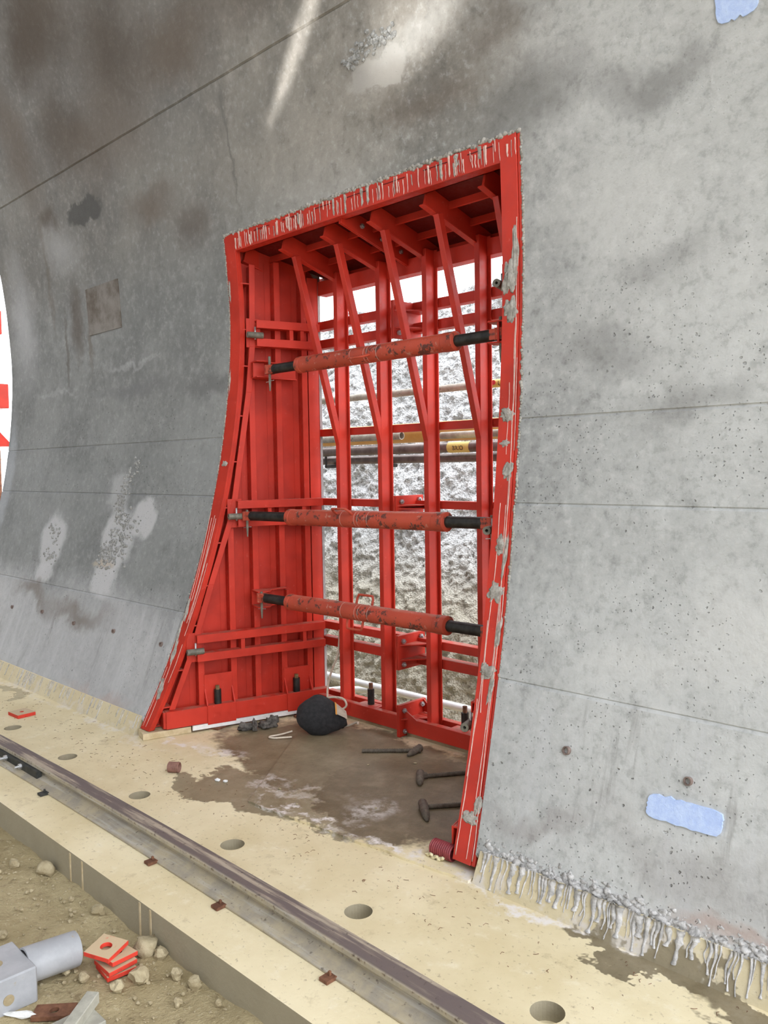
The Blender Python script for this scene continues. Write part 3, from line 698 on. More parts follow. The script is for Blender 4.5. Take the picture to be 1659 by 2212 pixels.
for i in range(5):
    for j in range(4): m.f.append((4 * i + j, 4 * i + (j + 1) % 4, 4 * i + 4 + (j + 1) % 4, 4 * i + 4 + j))
m.f += [(0, 1, 2, 3), (23, 22, 21, 20)]
m.build('front_flange', RED, TOPT, bevel=0.001)
MB().box(xl(YTOP) + .089, xr(YTOP) - .089, prof(2.39) + .009, prof(2.39) + .05, 2.388, 2.394).build('flange_lip', RED, TOPT)
MB().box(xl(YTOP) + .089, xr(YTOP) - .089, prof(2.39) + .045, prof(2.39) + .05, 2.388, 2.45).build('flange_back', RED_SHADED, TOPT)
RX = [-3.505, -3.190, -2.885, -2.580, -2.272, -1.972]
for x in RX:
    m = MB(); m.box(x - .006, x + .006, .105, .555, .004, .088, TC); m.box(x - .020, x + .012, .100, .555, .088, .094, TC); m.build('rib', RED, TOPT, bevel=0.001)
for v in (0.245, 0.395, 0.545):
    for q0, q1 in zip([xl(YTOP + v)] + RX[:-1] + [RX[-1]], RX + [xr(YTOP + v)]):
        if q1 - q0 > .05: MB().box(q0 + .006, q1 - .006, v - .004, v + .004, .006, .040, TC).build('cross_stiffener', RED, TOPT)
for dx in (-.0085, .0015):
    MB().box(-2.722 + dx, -2.715 + dx, .055, .555, .004, .088, TC).build('joint_plate', RED, TOPT, bevel=0.001)
for v in (.17, .30, .43):
    m = MB(); m.tube([TC(-2.745, v, .05), TC(-2.695, v, .05)], .0055, 10); m.tube([TC(-2.710, v, .05), TC(-2.700, v, .05)], .0115, 6); m.build('bolt', GALV, TOPT)
m = MB(); m.box(xl(2.95) + .04, xr(2.95) - .04, 2.925, 2.985, 2.212, 2.285); m.build('rear_beam', RED, TOPT, bevel=0.0012)
# drips on the top flange
m = MB(); mw = MB(); rr = random.Random(3)
x = xl(YTOP) + 0.10
while x < xr(YTOP) - 0.015:
    z0 = rr.uniform(2.440, 2.472); L = rr.uniform(0.02, z0 - 2.389) if rr.random() < .22 else z0 - 2.389 - rr.uniform(0, .012)
    drip_strand(m if rr.random() < .78 else mw, (x, prof(z0) - .0052, z0), L, rr.choice((.003, .0035, .004, .005, .006, .011)), (0, (prof(2.39) - prof(2.47)) / .08, -1), (1, 0, 0), (0, -1, 0), x * 10)
    x += rr.choice((.008, .011, .014, .018, .024, .034))
m.build('grout_run', PINKGROUT, TOPT, smooth=True, kind='stuff', label='thin pale grout runs')
for k in range(7):
    x = rr.uniform(-3.4, -1.9); drip_strand(mw, (x, prof(2.468) - .0052, 2.468), rr.uniform(.04, .078), rr.uniform(.014, .024), (0, (prof(2.39) - prof(2.47)) / .08, -1), (1, 0, 0), (0, -1, 0), k)
mw.build('grout_patch', GROUT, TOPT, smooth=True, kind='stuff', label='thicker grey grout runs')
for k in range(7):   # thin tie strips just below the concrete edge
    x = -3.3 + k * .22; MB().box(x, x + .12, prof(2.455) - .0055, prof(2.455) - .001, 2.452, 2.4545).build('edge_strip', RED_SHADED, TOPT)

# rear frame
FR = thing('rear_frame', 'red steel rear frame of posts, beams and diagonal braces closing the opening', 'formwork', (-2.65, 2.9, 0))
PX = [-3.190, -2.885, -2.582, -2.274, -1.972]
for i, x in enumerate(PX):
    m = MB(); m.box(x, x + .028, 2.870, 2.928, .040, zceil(2.9) - .055); m.box(x - .004, x + .044, 2.928, 2.935, .040, zceil(2.9) - .055); m.build('post', RED, FR, bevel=0.0015)
    m = MB()
    p0, p1 = Vector((0, 2.618, 2.332)), Vector((0, 2.872, 1.470)); w = .016
    d = (p1 - p0).normalized(); nrm = Vector((0, d.z, -d.y))
    q = [p0 - nrm * w, p0 + nrm * w, Vector((0, 2.872, 1.535)), Vector((0, 2.872, 1.415))]
    m.prism([p0 + nrm * w + Vector((0, 0, 0)), p0 - nrm * w, Vector((0, 2.871, 1.535)) if nrm.y < 0 else Vector((0, 2.871, 1.415)), Vector((0, 2.871, 1.415)) if nrm.y < 0 else Vector((0, 2.871, 1.535))], (x, 0, 0), (x + .028, 0, 0))
    m.build('diagonal_brace', RED, FR, bevel=0.0015)
def cbeam(name, z0, z1, x0=-3.405, x1=-1.89, y0=2.936, y1=2.985, mat=RED):
    m = MB(); m.box(x0, x1, y0, y0 + .006, z0, z1); m.box(x0, x1, y0 + .006, y1, z0, z0 + .006); m.box(x0, x1, y0 + .006, y1, z1 - .006, z1)
    return m.build(name, mat, FR, bevel=0.001)
for z0, z1 in ((2.033, 2.077), (1.935, 1.980), (1.470, 1.507), (1.101, 1.138), (1.016, 1.052), (.432, .472), (.343, .388)): cbeam('cross_beam', z0, z1)
m = MB(); m.box(-3.36, -1.93, 2.838, 2.844, .030, .100); m.box(-3.36, -1.93, 2.844, 2.872, .094, .100); m.box(-3.36, -1.93, 2.844, 2.872, .030, .036); m.build('sill_beam', RED, FR, bevel=0.001)
m = MB(); m.box(-3.36, -1.93, 2.932, 2.938, .030, .100); m.box(-3.36, -1.93, 2.938, 2.966, .094, .100); m.box(-3.36, -1.93, 2.938, 2.966, .030, .036); m.build('sill_beam', RED, FR, bevel=0.001)
for xj in (-2.99, -2.375):
    m = MB(); m.box(xj - .07, xj - .035, 2.845, 2.935, .085, .0945); m.box(xj + .035, xj + .07, 2.845, 2.935, .085, .0945); m.box(xj - .05, xj + .05, 2.875, 2.932, .090, .096); m.build('jack_shelf', RED, FR)
    m = MB(); m.tube([(xj, 2.90, 0.009), (xj, 2.90, .175)], .0175, 16); m.build('jack_nut', BLACKSTEEL, FR, smooth=True, auto=40)
    m = MB(); m.tube([(xj, 2.90, .175), (xj, 2.90, .205)], .011, 6); m.build('jack_head', RUST, FR)
for z0, z1, tri in ((.335, .500, 0), (.012, .165, 1), (1.055, 1.165, 0), (1.90, 2.075, 0)):
    for k, dx in enumerate((-.014, -.004)):
        m = MB(); yz = [(2.80, z0), (2.99, z0), (2.99, z1), (2.80, z1)]
        m.prism([(-2.70 + dx, y, z) for y, z in yz], (0, 0, 0), (.008, 0, 0)); m.build('joint_plate', RED, FR, bevel=0.001)
    m = MB()
    for zz_ in ((z0 + .045, z1 - .05) if not tri else (z0 + .08,)):
        m.prism([(-2.696, 2.81, zz_), (-2.696, 2.98, zz_), (-2.60, 2.98, zz_), (-2.60, 2.93, zz_)], (0, 0, 0), (0, 0, .006))
    if tri: m.prism([(-2.696, 2.83, z0 + .09), (-2.696, 2.83, z1 - .02), (-2.61, 2.83, z0 + .09)], (0, 0, 0), (0, .006, 0)); m.prism([(-2.696, 2.97, z0 + .09), (-2.696, 2.97, z1), (-2.61, 2.97, z0 + .09)], (0, 0, 0), (0, .006, 0))
    m.build('joint_gusset', RED, FR)
    for yb, zb in ((2.83, z0 + .025), (2.83, z1 - .028), (2.955, z1 - .022)):
        m = MB(); m.tube([(-2.735, yb, zb), (-2.675, yb, zb)], .0055, 8); m.tube([(-2.693, yb, zb), (-2.683, yb, zb)], .012, 6); m.build('bolt', GALV, FR)

# adjustable struts
def strut(y, z, dz, xl_, xa, xb, xr_, label, wear, handles):
    root = thing('adjustable_strut', label, 'strut', ((xa + xb) / 2, y, z), None)
    zz = lambda x: z + dz * (x - xa) / (xb - xa)
    P = lambda x: (x, y, zz(x))
    R = .0375
    m = MB(); m.tube([P(xa + .03), P(xb - .06)], R, 28); m.build('tube', PROP, root, smooth=True, auto=40)
    for x0, x1 in ((xa, xa + .035), (xb - .062, xb)):
        e = .004
        xs_ = [x0, x0 + e, x1 - e, x1] if x0 > (xa + xb) / 2 or True else []
        m = MB(); m.tube([P(q) for q in xs_], [R * .82, R + .0015, R + .0015, R * .85], 28); m.build('collar', PROP, root, smooth=True, auto=40)
    for x0, x1 in ((xl_ + .035, xa + .01), (xb - .01, xr_ - .02)):
        n = int(abs(x1 - x0) / .0035); path = [P(x0 + (x1 - x0) * i / n) for i in range(n + 1)]
        m = MB(); m.tube(path, [.0235 if i % 2 else .0215 for i in range(n + 1)], 18); m.build('threaded_rod', BLACKSTEEL, root, smooth=True)
    for x0, s in ((xl_, 1), (xr_, -1)):
        m = MB(); m.tube([(x0 + s * .012, y, zz(x0) - .022), (x0 + s * .012, y, zz(x0) + .022)], .0245, 18); m.box(min(x0 + s * .012, x0 + s * .05), max(x0 + s * .012, x0 + s * .05), y - .022, y + .022, zz(x0) - .02, zz(x0) + .02)
        m.build('eye_end', PROP, root, smooth=True, auto=30)
        m = MB(); m.tube([(x0 + s * .012, y, zz(x0) - .105), (x0 + s * .012, y, zz(x0) - .06), (x0 + s * .012, y, zz(x0) + (.065 if z > 1.5 else .030))], [.003, .0065, .0065], 12); pn = m.build('pin', DULL, root, smooth=True, auto=40)
        m = MB(); m.tube([(x0 + s * .012 - .03, y, zz(x0) - .060), (x0 + s * .012 + .03, y, zz(x0) - .054)], .002, 6); m.build('split_pin', GALV, pn)
    for xh, up in handles:
        pts = []; a = .055; hh = .05
        dirv = Vector(up).normalized()
        for k in range(15):
            t = math.pi * k / 14; pts.append(Vector(P(xh + a * -math.cos(t) * (1.0 if .12 < k / 14 < .88 else .92))) + dirv * (R - .01 + hh * min(1, 1.6 * math.sin(t))))
        m = MB(); m.tube(pts, .0055, 8); m.build('handle', PROP, root, smooth=True)
    for k in range(4):
        xq = xa + (xb - xa) * (.40 + (.0, .09, .11, .17)[k]); m = MB(); m.tube([P(xq), P(xq + .0022)], R + .0005, 28, caps=False); m.build('paint_ring', PINKGROUT, root, smooth=True)
    return root
strut(2.55, 1.792, .001, -3.325, -3.085, -2.11, -1.885, 'worn red adjustable strut across the opening, highest of three', .8, ((-2.62, (0, -1, -.25)),))
strut(2.465, 1.071, .012, -3.425, -3.075, -2.095, -1.868, 'worn red adjustable strut across the opening, middle of three', .8, ((-2.66, (0, -.8, .6)),))
strut(2.50, .657, .008, -3.368, -3.135, -2.125, -1.90, 'worn red adjustable strut with two loop handles, lowest of three', .4, ((-2.62, (0, .25, 1)), (-2.66, (0, -.25, -1))))

# timber, foam and base plates below the shutter
tb = MB(); tb.box(0.0, 0.235, -0.004, 0.10, 0.001, 0.032, T_left); tag(tb.build('timber_batten', TIMBER, bevel=.001), 'pale timber batten under the front foot of the left side shutter', 'timber')
tb = MB(); tb.box(0.24, 0.94, 0.101, 0.112, 0.0125, 0.036, T_left); tag(tb.build('foam_strip', FOAMW), 'white foam strip under the left side shutter', 'foam')
tb = MB(); tb.box(-3.38, -1.92, 2.852, 2.885, .0095, .030) ; tag(tb.build('timber_sill', OCHRE, bevel=.001), 'dusty timber sill lying under the rear frame', 'timber')
for k, (x, y, r) in enumerate(((-3.565 + .03, 2.335, .25), (-3.30, 2.74, -.1))):
    m = MB(); c, s_ = math.cos(r), math.sin(r)
    m.box(-.055, .055, -.055, .055, .0005 if k == 0 else .0005, .011, lambda a, b, c_: (x + a * c - b * s_, y + a * s_ + b * c, c_))
    tag(m.build('base_plate', RUST, bevel=.001, origin=None), ('rusty square base plate under the front jack of the left shutter', 'rusty square base plate in the rear left corner')[k], 'plate')

# rough grout bead around the opening
m = MB(); rr = random.Random(2)
for side in (0, 1):
    for i in range(230):
        z = .07 + 2.40 * i / 230; y = prof(z); x = (xl(y) - .004) if side == 0 else (xr(y) + .004)
        r = rr.uniform(.003, .0075); m.blob((x + rr.uniform(-.003, .003), y - .001, z), (r, r * .7, r * 1.3), i, .5, 1)
for i in range(280):
    x = xl(YTOP) + (xr(YTOP) - xl(YTOP)) * i / 280; r = rr.uniform(.004, .011)
    m.blob((x, prof(2.475) - .001, 2.474 + rr.uniform(-.002, .010)), (r * 1.2, r * .75, r), i, .6, 1)
m.build('grout_bead', GROUT, WALL, smooth=True, kind='stuff', label='rough grout bead around the opening')

# grout at the foot of the lining and its runs over the kicker
m = MB(); mr = MB(); rr = random.Random(4)
x = XM2 - XL0 + .02
while x < -0.2:
    z0 = .088 + .018 * noise.noise(Vector((x * 5, 0, 0)))
    for q in range(3):
        r = rr.uniform(.005, .015) * (1.25 - .3 * q); zq = z0 + q * .013 + rr.uniform(-.006, .008); m.blob((x + rr.uniform(-.008, .008), prof(zq) - .002, zq), (r, r * .6, r * .8), int(x * 100) + q, .9, 2, 2.2)
    x += rr.uniform(.006, .013)
x = XM2 - XL0 + .03
while x < -0.2:
    w = rr.choice((.0015, .002, .002, .003, .003, .004, .005, .007, .009)); L = rr.uniform(.045, .096); nk = 18; lean = rr.uniform(-.006, .006)
    vs = []
    for k in range(nk + 1):
        t = k / nk; z = .094 - L * t; y = 2.012 - .049 * (.088 - min(z, .088)) / .098 - .002
        ww = w * (2.2 - 1.7 * t ** .5 if t < .9 else .6 + 4.5 * (t - .9)) * (1 + .6 * noise.noise(Vector((x * 31, t * 4, 1))) + .5 * noise.noise(Vector((x * 57, t * 11, 3))))
        ww = max(.0008, ww); cx_ = x + lean * t + .008 * noise.noise(Vector((x * 23, t * 2.2, 0)))
        dp = .38 * ww + .004 * max(0, 1 - 1.6 * t)
        vs += [(cx_ - ww, y + .002, z), (cx_ - ww * .5, y - dp * .8, z), (cx_ + ww * .1, y - dp, z), (cx_ + ww * .6, y - dp * .7, z), (cx_ + ww, y + .002, z)]
    mr.add(vs, [(k * 5 + q, k * 5 + q + 1, k * 5 + q + 6, k * 5 + q + 5) for k in range(nk) for q in range(4)])
    x += rr.choice((.004, .006, .009, .013, .020)) + w * 1.3
x = -6.3
while x < XL0 - .02:
    w = rr.uniform(.0015, .0035); L = rr.uniform(.04, .09)
    pts = [(x + .006 * noise.noise(Vector((x * 20, k, 0))), 2.012 - .049 * (L * k / 5) / .098 - .001, .087 - L * k / 5) for k in range(6)]
    mr.tube(pts, [w * (1 + .4 * noise.noise(Vector((x * 9, k, 1)))) for k in range(6)], 5); x += rr.choice((.015, .025, .04, .09))
m.build('grout_lump', mat_simple('whitish_grout', (.34, .335, .325), (.60, .59, .58), 45, .85, 0, .006), KICK, smooth=True, kind='stuff', label='lumpy grey grout along the foot of the lining')
mr.build('grout_run', PALEGROUT, KICK, smooth=True,  kind='stuff', label='pale grout runs over the kicker')

# exposed gravel (honeycombing) in the lining
m = MB(); rr = random.Random(9)
def gravel(path, n):
    for _ in range(n):
        k = rr.random() * (len(path) - 1); i = int(k); a, b_ = path[i], path[i + 1]; t = k - i
        cx, cz, w = (a[j] + (b_[j] - a[j]) * t for j in range(3))
        x, z = cx + rr.gauss(0, w * .5), cz + rr.gauss(0, w * .35); r = rr.uniform(.005, .012)
        y = prof(z) if z < 2.47 else YC + math.sqrt(RT ** 2 - (z - ZC) ** 2)
        m.blob((x, y + r * .15 - (.005 if z < 1.165 else .001), z), (r * 1.2, r * .8, r), rr.randint(0, 999), .5, 1)
gravel([(-4.37, 1.37, .07), (-4.50, 1.25, .06), (-4.55, 1.12, .05), (-4.52, 1.0, .06)], 120)
gravel([(-4.40, 1.0, .10), (-4.42, .92, .13), (-4.50, .84, .16), (-4.58, .80, .14)], 210)
gravel([(-5.40, .93, .05), (-5.27, .88, .08)], 30); gravel([(-5.38, .79, .04), (-5.25, .74, .08)], 30)
gravel([(-2.56, 2.955, .02), (-2.42, 2.985, .06), (-2.30, 2.985, .05)], 110)
m.build('exposed_gravel', GRAVEL, WALL, kind='stuff', label='honeycombed gravel showing in the concrete')

# square infill patch
m = MB(); zz = np.linspace(2.167, 2.453, 12); xs2 = (-5.083, -4.665)
for z in zz:
    y = prof(z)
    for xx in np.linspace(xs2[0], xs2[1], 6): m.v.append((xx, y - .006, z))
    m.v += [(xs2[1], y + .02, z), (xs2[0], y + .02, z)]
for i in range(11):
    for j in range(8): m.f.append((8 * i + j, 8 * i + (j + 1) % 8, 8 * i + 8 + (j + 1) % 8, 8 * i + 8 + j))
m.f += [tuple(range(8)), tuple(range(95, 87, -1))]
PATCH = mat_simple('stained_patch_concrete', (0.10, 0.078, 0.06), (0.24, 0.22, 0.20), 5, 0.8, 0, .004)
m.build('infill_patch', PATCH, WALL, label='square brown-stained infill patch')

# blue foam box-outs
def surf(x, z, d=0.0):
    if z < 2.47:
        return Vector((x, prof(z) + d, z))
    th = math.asin((z - ZC) / RT); return Vector((x, YC + (RT + d) * math.cos(th), ZC + (RT + d) * math.sin(th)))
def foam(c, hx, hz, label, seed):
    m = MB(); n = 48; pts = []
    for k in range(n):
        t = 2 * math.pi * k / n; cx_, sx = math.cos(t), math.sin(t); p = 7
        r = (abs(cx_) ** p + abs(sx) ** p) ** (-1 / p)
        x = c[0] + hx * r * cx_ * (1 + .06 * noise.noise(Vector((k * .9, seed, 0)))); z = c[1] + hz * r * sx * (1 + .20 * noise.noise(Vector((k * 1.1, seed, 5))))
        pts.append((x, z))
    f_ = -.012 if c[1] < 1 else -.004
    vs = [surf(x, z, f_) for x, z in pts] + [surf(x, z, .03) for x, z in pts] + [surf(c[0], c[1], f_)]
    m.add(vs, [(i, (i + 1) % n, n + (i + 1) % n, n + i) for i in range(n)] + [(2 * n, i, (i + 1) % n) for i in range(n)])
    tag(m.build('foam_block', FOAMB), label, 'foam')
foam((-.982, .347), .105, .030, 'pale blue foam block set in the lower lining near the foot', 1)
foam((-.985, 2.645), .060, .080, 'pale blue foam block set high in the lining, cut by the frame', 2)

# cast-in sleeves
SL = [(-1.363, .425, .013, 'brown plastic sleeve stub in the lining, nearest the right shutter'), (-.979, .429, .012, 'brown plastic sleeve stub in the lining above the low blue foam')]
for x, z, r, lab in SL:
    p = surf(x, z); nrm = Vector((0, -1, .33)).normalized(); a = p - nrm * .02; q = p + nrm * .016 + Vector((-.006, 0, -.004))
    m = MB(); m.pipe(a, q, r, r * .72, 18); tag(m.build('pipe_sleeve', SLEEVE, smooth=True, auto=40), lab, 'sleeve')
labs = ('leftmost sleeve stub low in the far lining', 'second sleeve stub from the far left of the lining', 'third sleeve stub from the far left of the lining', 'fourth sleeve stub from the far left of the lining', 'sleeve stub in the lining beside the left shutter')
for (x, z), lab in zip(((-5.65, .407), (-5.189, .426), (-4.732, .409), (-4.253, .423), (-3.749, .421)), labs):
    p = surf(x, z); nrm = Vector((0, -1, .33)).normalized()
    m = MB(); m.pipe(p - nrm * .02, p + nrm * .018 + Vector((.004, 0, -.006)), .012, .008, 14); tag(m.build('pipe_sleeve', SLEEVE, smooth=True, auto=40), 'small brown plastic ' + lab, 'sleeve')

# ------------------------------------------------------------------ rail
RT_ = thing('crane_rail', 'dusty steel crane rail fixed along the concrete ledge', 'rail', (-2.9, 1.437, 0))
def ry(x): return 1.437 - .008 * (x + 2.9) ** 2 * (1 if x < -0.5 else 0) - (0 if x < -.5 else .008 * 5.76)
prof_r = [(-.075, 0.001), (.075, .001), (.075, .007), (.030, .018), (.016, .024), (.016, .034), (.030, .042), (.0325, .046), (.0325, .058), (.027, .063), (-.027, .063), (-.0325, .058), (-.0325, .046), (-.030, .042), (-.016, .034), (-.016, .024), (-.030, .018), (-.075, .007)]
m = MB(); xs3 = np.linspace(-8.8, .2, 70); n = len(prof_r)
for x in xs3: m.v += [(x, ry(x) + a, b_) for a, b_ in prof_r]
for i in range(len(xs3) - 1):
    for j in range(n): m.f.append((i * n + j, i * n + (j + 1) % n, (i + 1) * n + (j + 1) % n, (i + 1) * n + j))
m.f += [tuple(range(n)), tuple((len(xs3) - 1) * n + q for q in reversed(range(n)))]
m.build('rail_section', RAIL, RT_, bevel=.0008)
FISH = mat_simple('dark_fishplate', (0.018, 0.022, 0.022), (0.05, 0.05, 0.045), 20, .6, .3)
for x0, x1 in ((-4.05, -3.455), (-1.13, -.60)):
    m = MB(); m.box(x0, x1, ry(x0) - .040, ry(x0) - .017, .014, .044); fp = m.build('fishplate', FISH, RT_, bevel=.001)
    for xb in np.arange(x1 - .16, x0, -.16):
        m = MB(); m.tube([(xb, ry(xb) - .075, .030), (xb, ry(xb) - .02, .030)], .006, 8); m.tube([(xb, ry(xb) - .058, .030), (xb, ry(xb) - .040, .030)], .012, 6); m.build('bolt', GALV, fp)
for k, x in enumerate((-3.30, -2.45, -2.05, -1.55)):
    m = MB(); m.box(x - .016, x + .016, ry(x) - .105, ry(x) - .070, .0005, .010); m.box(x - .004, x + .004, ry(x) - .085, ry(x) - .078, .010, .022); m.build('rail_clip', RUST if k else FISH, RT_, bevel=.001)

# ledge joint ribs on the curb face
for x in (-2.731, -2.641, -2.256, -2.194, -3.55, -3.46):
    m = MB(); m.box(x - .004, x + .004, 1.1975, 1.2005, -.12, -.004); m.build('joint_rib', TIMBER, FL)

# ------------------------------------------------------------------ loose items on the ledge
def plate(name, x, y, z, a, b, h, rot, hole, mat, label, group=None, tilt=(0, 0)):
    m = MB(); n = 24; c, s_ = math.cos(rot), math.sin(rot)
    def W(px, py, pz):
        pz2 = pz + px * tilt[0] + py * tilt[1]; return (x + px * c - py * s_, y + px * s_ + py * c, z + pz2)
    out = [];
    for k in range(n):
        t = 2 * math.pi * (k + .5) / n; cx_, sx = math.cos(t), math.sin(t); q = 1 / max(abs(cx_), abs(sx)); out.append((a * cx_ * q, b * sx * q))
    # snap corners
    for k, (cx_, cy_) in zip((2, 3, 8, 9, 14, 15, 20, 21), ((a, b), (a, b), (-a, b), (-a, b), (-a, -b), (-a, -b), (a, -b), (a, -b))):
        if k % 6 == 2: out[k] = (cx_, cy_)
    inn = [(hole * math.cos(2 * math.pi * (k + .5) / n), hole * math.sin(2 * math.pi * (k + .5) / n)) for k in range(n)]
    vs = [W(*p, 0) for p in out] + [W(*p, h) for p in out] + [W(*p, 0) for p in inn] + [W(*p, h) for p in inn]
    fs = []
    for k in range(n):
        j = (k + 1) % n
        fs += [(k, j, n + j, n + k), (n + k, n + j, 3 * n + j, 3 * n + k), (3 * n + k, 3 * n + j, 2 * n + j, 2 * n + k), (2 * n + k, 2 * n + j, j, k)]
    m.add(vs, fs); return tag(m.build(name, mat, bevel=.0008), label, 'plate', group)
plate('steel_plate', -4.485, 1.735, .0005, .058, .048, .018, .05, .010, PLATE, 'red square steel plate lying alone on the ledge at the far left')
def coil(x, y, r, L, rot, mat, label, z0=0.0):
    root = thing('duct_piece', label, 'duct', (x, y, z0)); d = Vector((math.cos(rot), math.sin(rot), 0)); c = Vector((x, y, z0 + r)); n = 22; N = 11 * 4; m = MB()
    path = [c + d * (L * (i / N - .5)) for i in range(N + 1)]
    vs, fs = [], []; a = Vector((0, 0, 1)); b_ = d.cross(a)
    rad = [r * (.86 + .14 * (.5 - .5 * math.cos(2 * math.pi * i / 4))) for i in range(N + 1)]
    for p, q in list(zip(path, rad)) + [(p, r * .84) for p in reversed(path)]:
        vs += [p + (a * math.cos(2 * math.pi * k / n) + b_ * math.sin(2 * math.pi * k / n)) * q for k in range(n)]
    K = len(vs) // n
    for i in range(K):
        j = (i + 1) % K
        fs += [(i * n + k, i * n + (k + 1) % n, j * n + (k + 1) % n, j * n + k) for k in range(n)]
    m.add(vs, fs); m.build('ribbed_tube', mat, root, smooth=True); return root
coil(-3.125, 1.842, .023, .050, .62, COILB, 'short brown ribbed duct offcut on the ledge before the opening')
CR = coil(-1.752, 2.022, .028, .088, .05, COILR, 'dark red ribbed duct offcut at the foot of the right shutter', .009)
m = MB()
for k in range(9): m.blob((-1.80 + .008 * k, 1.997 + .004 * math.sin(k * 2), .014 + .004 * (k % 3)), (.010, .007, .007), k, .6, 1)
m.build('foam_crust', mat_simple('pale_yellow_crust', (.62, .55, .33), (.72, .66, .45), 60, .9), CR, label='pale yellow crust')

# rebar anchors with tee heads
def rebar(p0, p1, h0, h1, label):
    root = thing('rebar_anchor', label, 'rebar', p0); P0, P1 = Vector(p0), Vector(p1); n = 46
    path = [P0.lerp(P1, i / n) for i in range(n + 1)]
    m = MB(); m.tube(path, [.0100 if i % 2 else .0082 for i in range(n + 1)], 8); m.build('ribbed_bar', REBAR, root, smooth=True)
    m = MB(); m.tube([Vector(h0), Vector(h0).lerp(Vector(h1), .75), Vector(h1)], [.018, .015, .006], 10); m.build('head', REBAR, root, smooth=True)
    d = (P1 - P0).normalized(); m = MB(); m.tube([P1 - d * .02, P1 + d * .012], .0165, 8); m.build('nut', REBAR, root)
rebar((-2.685, 2.541, .0175), (-2.500, 2.715, .0175), (-2.505, 2.735, .024), (-2.492, 2.640, .016), 'grey ribbed anchor bar lying on the niche floor, farthest of three')
rebar((-2.16, 2.66, .0175), (-2.275, 2.495, .0175), (-2.29, 2.50, .026), (-2.225, 2.425, .016), 'grey ribbed anchor bar on the niche floor, middle of three')
rebar((-1.96, 2.40, .0175), (-2.065, 2.265, .0175), (-2.075, 2.275, .028), (-1.975, 2.19, .016), 'grey ribbed anchor bar on the niche floor, nearest of three')

# white pebbles / chips on the ledge
rr = random.Random(12); chips = [(-2.903, 1.913, .014), (-2.868, 1.928, .012), (-3.06, 1.86, .005), (-2.62, 2.02, .008), (-2.55, 2.45, .006), (-2.45, 1.97, .006), (-3.17, 1.83, .005), (-2.41, 2.60, .008), (-2.2, 2.15, .006)]
chl = ('larger white chip on the sandy ledge before the opening', 'smaller white chip touching the larger white chip', 'tiny white chip left of the larger white chips', 'small pale chip on the damp niche floor near the left', 'pale speck of stone in the middle of the niche floor', 'pale chip on the dry edge of the damp patch', 'tiny pale chip beside the brown duct offcut', 'grey chip between the anchor bars on the niche floor', 'pale chip left of the nearest anchor bar')
for (x, y, r), lab in zip(chips, chl):
    m = MB(); z0 = .0 if y < 1.95 or x < -2.9 else .009
    m.blob((x, y, z0 + r * .35), (r, r * .7, r * .45), int(x * 50), .4, 2); tag(m.build('stone_chip', FOAMW if r > .01 else STONE, smooth=True), lab, 'stone')

# rag / dirty glove
RGt = thing('dirty_gloves', 'crumpled dirty grey-black gloves on the floor under the left shutter', 'gloves', (-3.33, 2.43, 0))
for k, (dx, dy, rx, ry_, rz, rot) in enumerate(((-.05, -.040, .040, .016, .022, .9), (-.005, -.005, .042, .013, .030, -.6), (.02, .045, .030, .026, .020, .2), (.055, .080, .032, .012, .030, 1.1))):
    m = MB(); nb = MB(); nb.blob((0, 0, 0), (rx, ry_, rz), k + 20, .7, 3, 2.4); c, s_ = math.cos(rot), math.sin(rot)
    m.add([(-3.335 + dx * .5 + v[0] * c - v[1] * s_, 2.43 + dy + v[0] * s_ + v[1] * c, max(.001, rz * .85 + v[2])) for v in nb.v], nb.f); m.build('glove_fold', RAG, RGt, smooth=True)

# black fabric pouch with beige panel
BG = thing('fabric_pouch', 'rounded black fabric pouch with a beige patch edged in orange, by the rear frame', 'bag', (-3.02, 2.62, 0))
m = MB(); nb = MB(); nb.blob((0, 0, 0), (1, 1, 1), 5, .10, 4, 1.2)
ax = Vector((.64, -.50, .35)).normalized()       # flat round face turned to the viewer
e1 = Vector((.62, .78, 0)).normalized(); e2 = ax.cross(e1).normalized()
if e2.z < 0: e2 = -e2
C0 = Vector((-3.045, 2.60, .098))
def pouch(v, k=1.0):
    a, b_, c_ = v
    t = max(0, a)                                 # a: along e1 (to the right), tapers into the flap
    w = 1 - .38 * t ** 2
    p = C0 + e1 * (a * .105 + .030 * t * t) * k + e2 * (b_ * .098 * w - .042 * t * t) * k + ax * (c_ * .060) * k
    return Vector((p.x, p.y, max(.0015, p.z)))
m.add([pouch(v) for v in nb.v], nb.f); m.build('body', BLACKCLOTH, BG, smooth=True)
def strip_on(a0, a1, b0, b1, off, name, mat):
    m = MB(); N_ = 10; vs = []
    for i in range(N_ + 1):
        for j in range(N_ + 1):
            a = a0 + (a1 - a0) * i / N_; b_ = b0 + (b1 - b0) * j / N_
            c_ = math.sqrt(max(0, 1 - a * a * .55 - b_ * b_)); vs.append(pouch((a, b_, c_), 1.0) + ax * off)
    fs = [(i * (N_ + 1) + j, i * (N_ + 1) + j + 1, (i + 1) * (N_ + 1) + j + 1, (i + 1) * (N_ + 1) + j) for i in range(N_) for j in range(N_)]
    m.add(vs, fs); m.add([v - ax * .004 for v in vs], fs); m.build(name, mat, BG, smooth=True)
strip_on(.66, .98, .12, .80, .006, 'beige_patch', BEIGE); strip_on(.61, .665, .08, .84, .0075, 'piping', ORANGE)
m = MB(); m.blob((-2.968, 2.685, .055), (.022, .022, .028), 4, .4, 2); m.build('buckle_tab', BLACKCLOTH, BG, smooth=True)

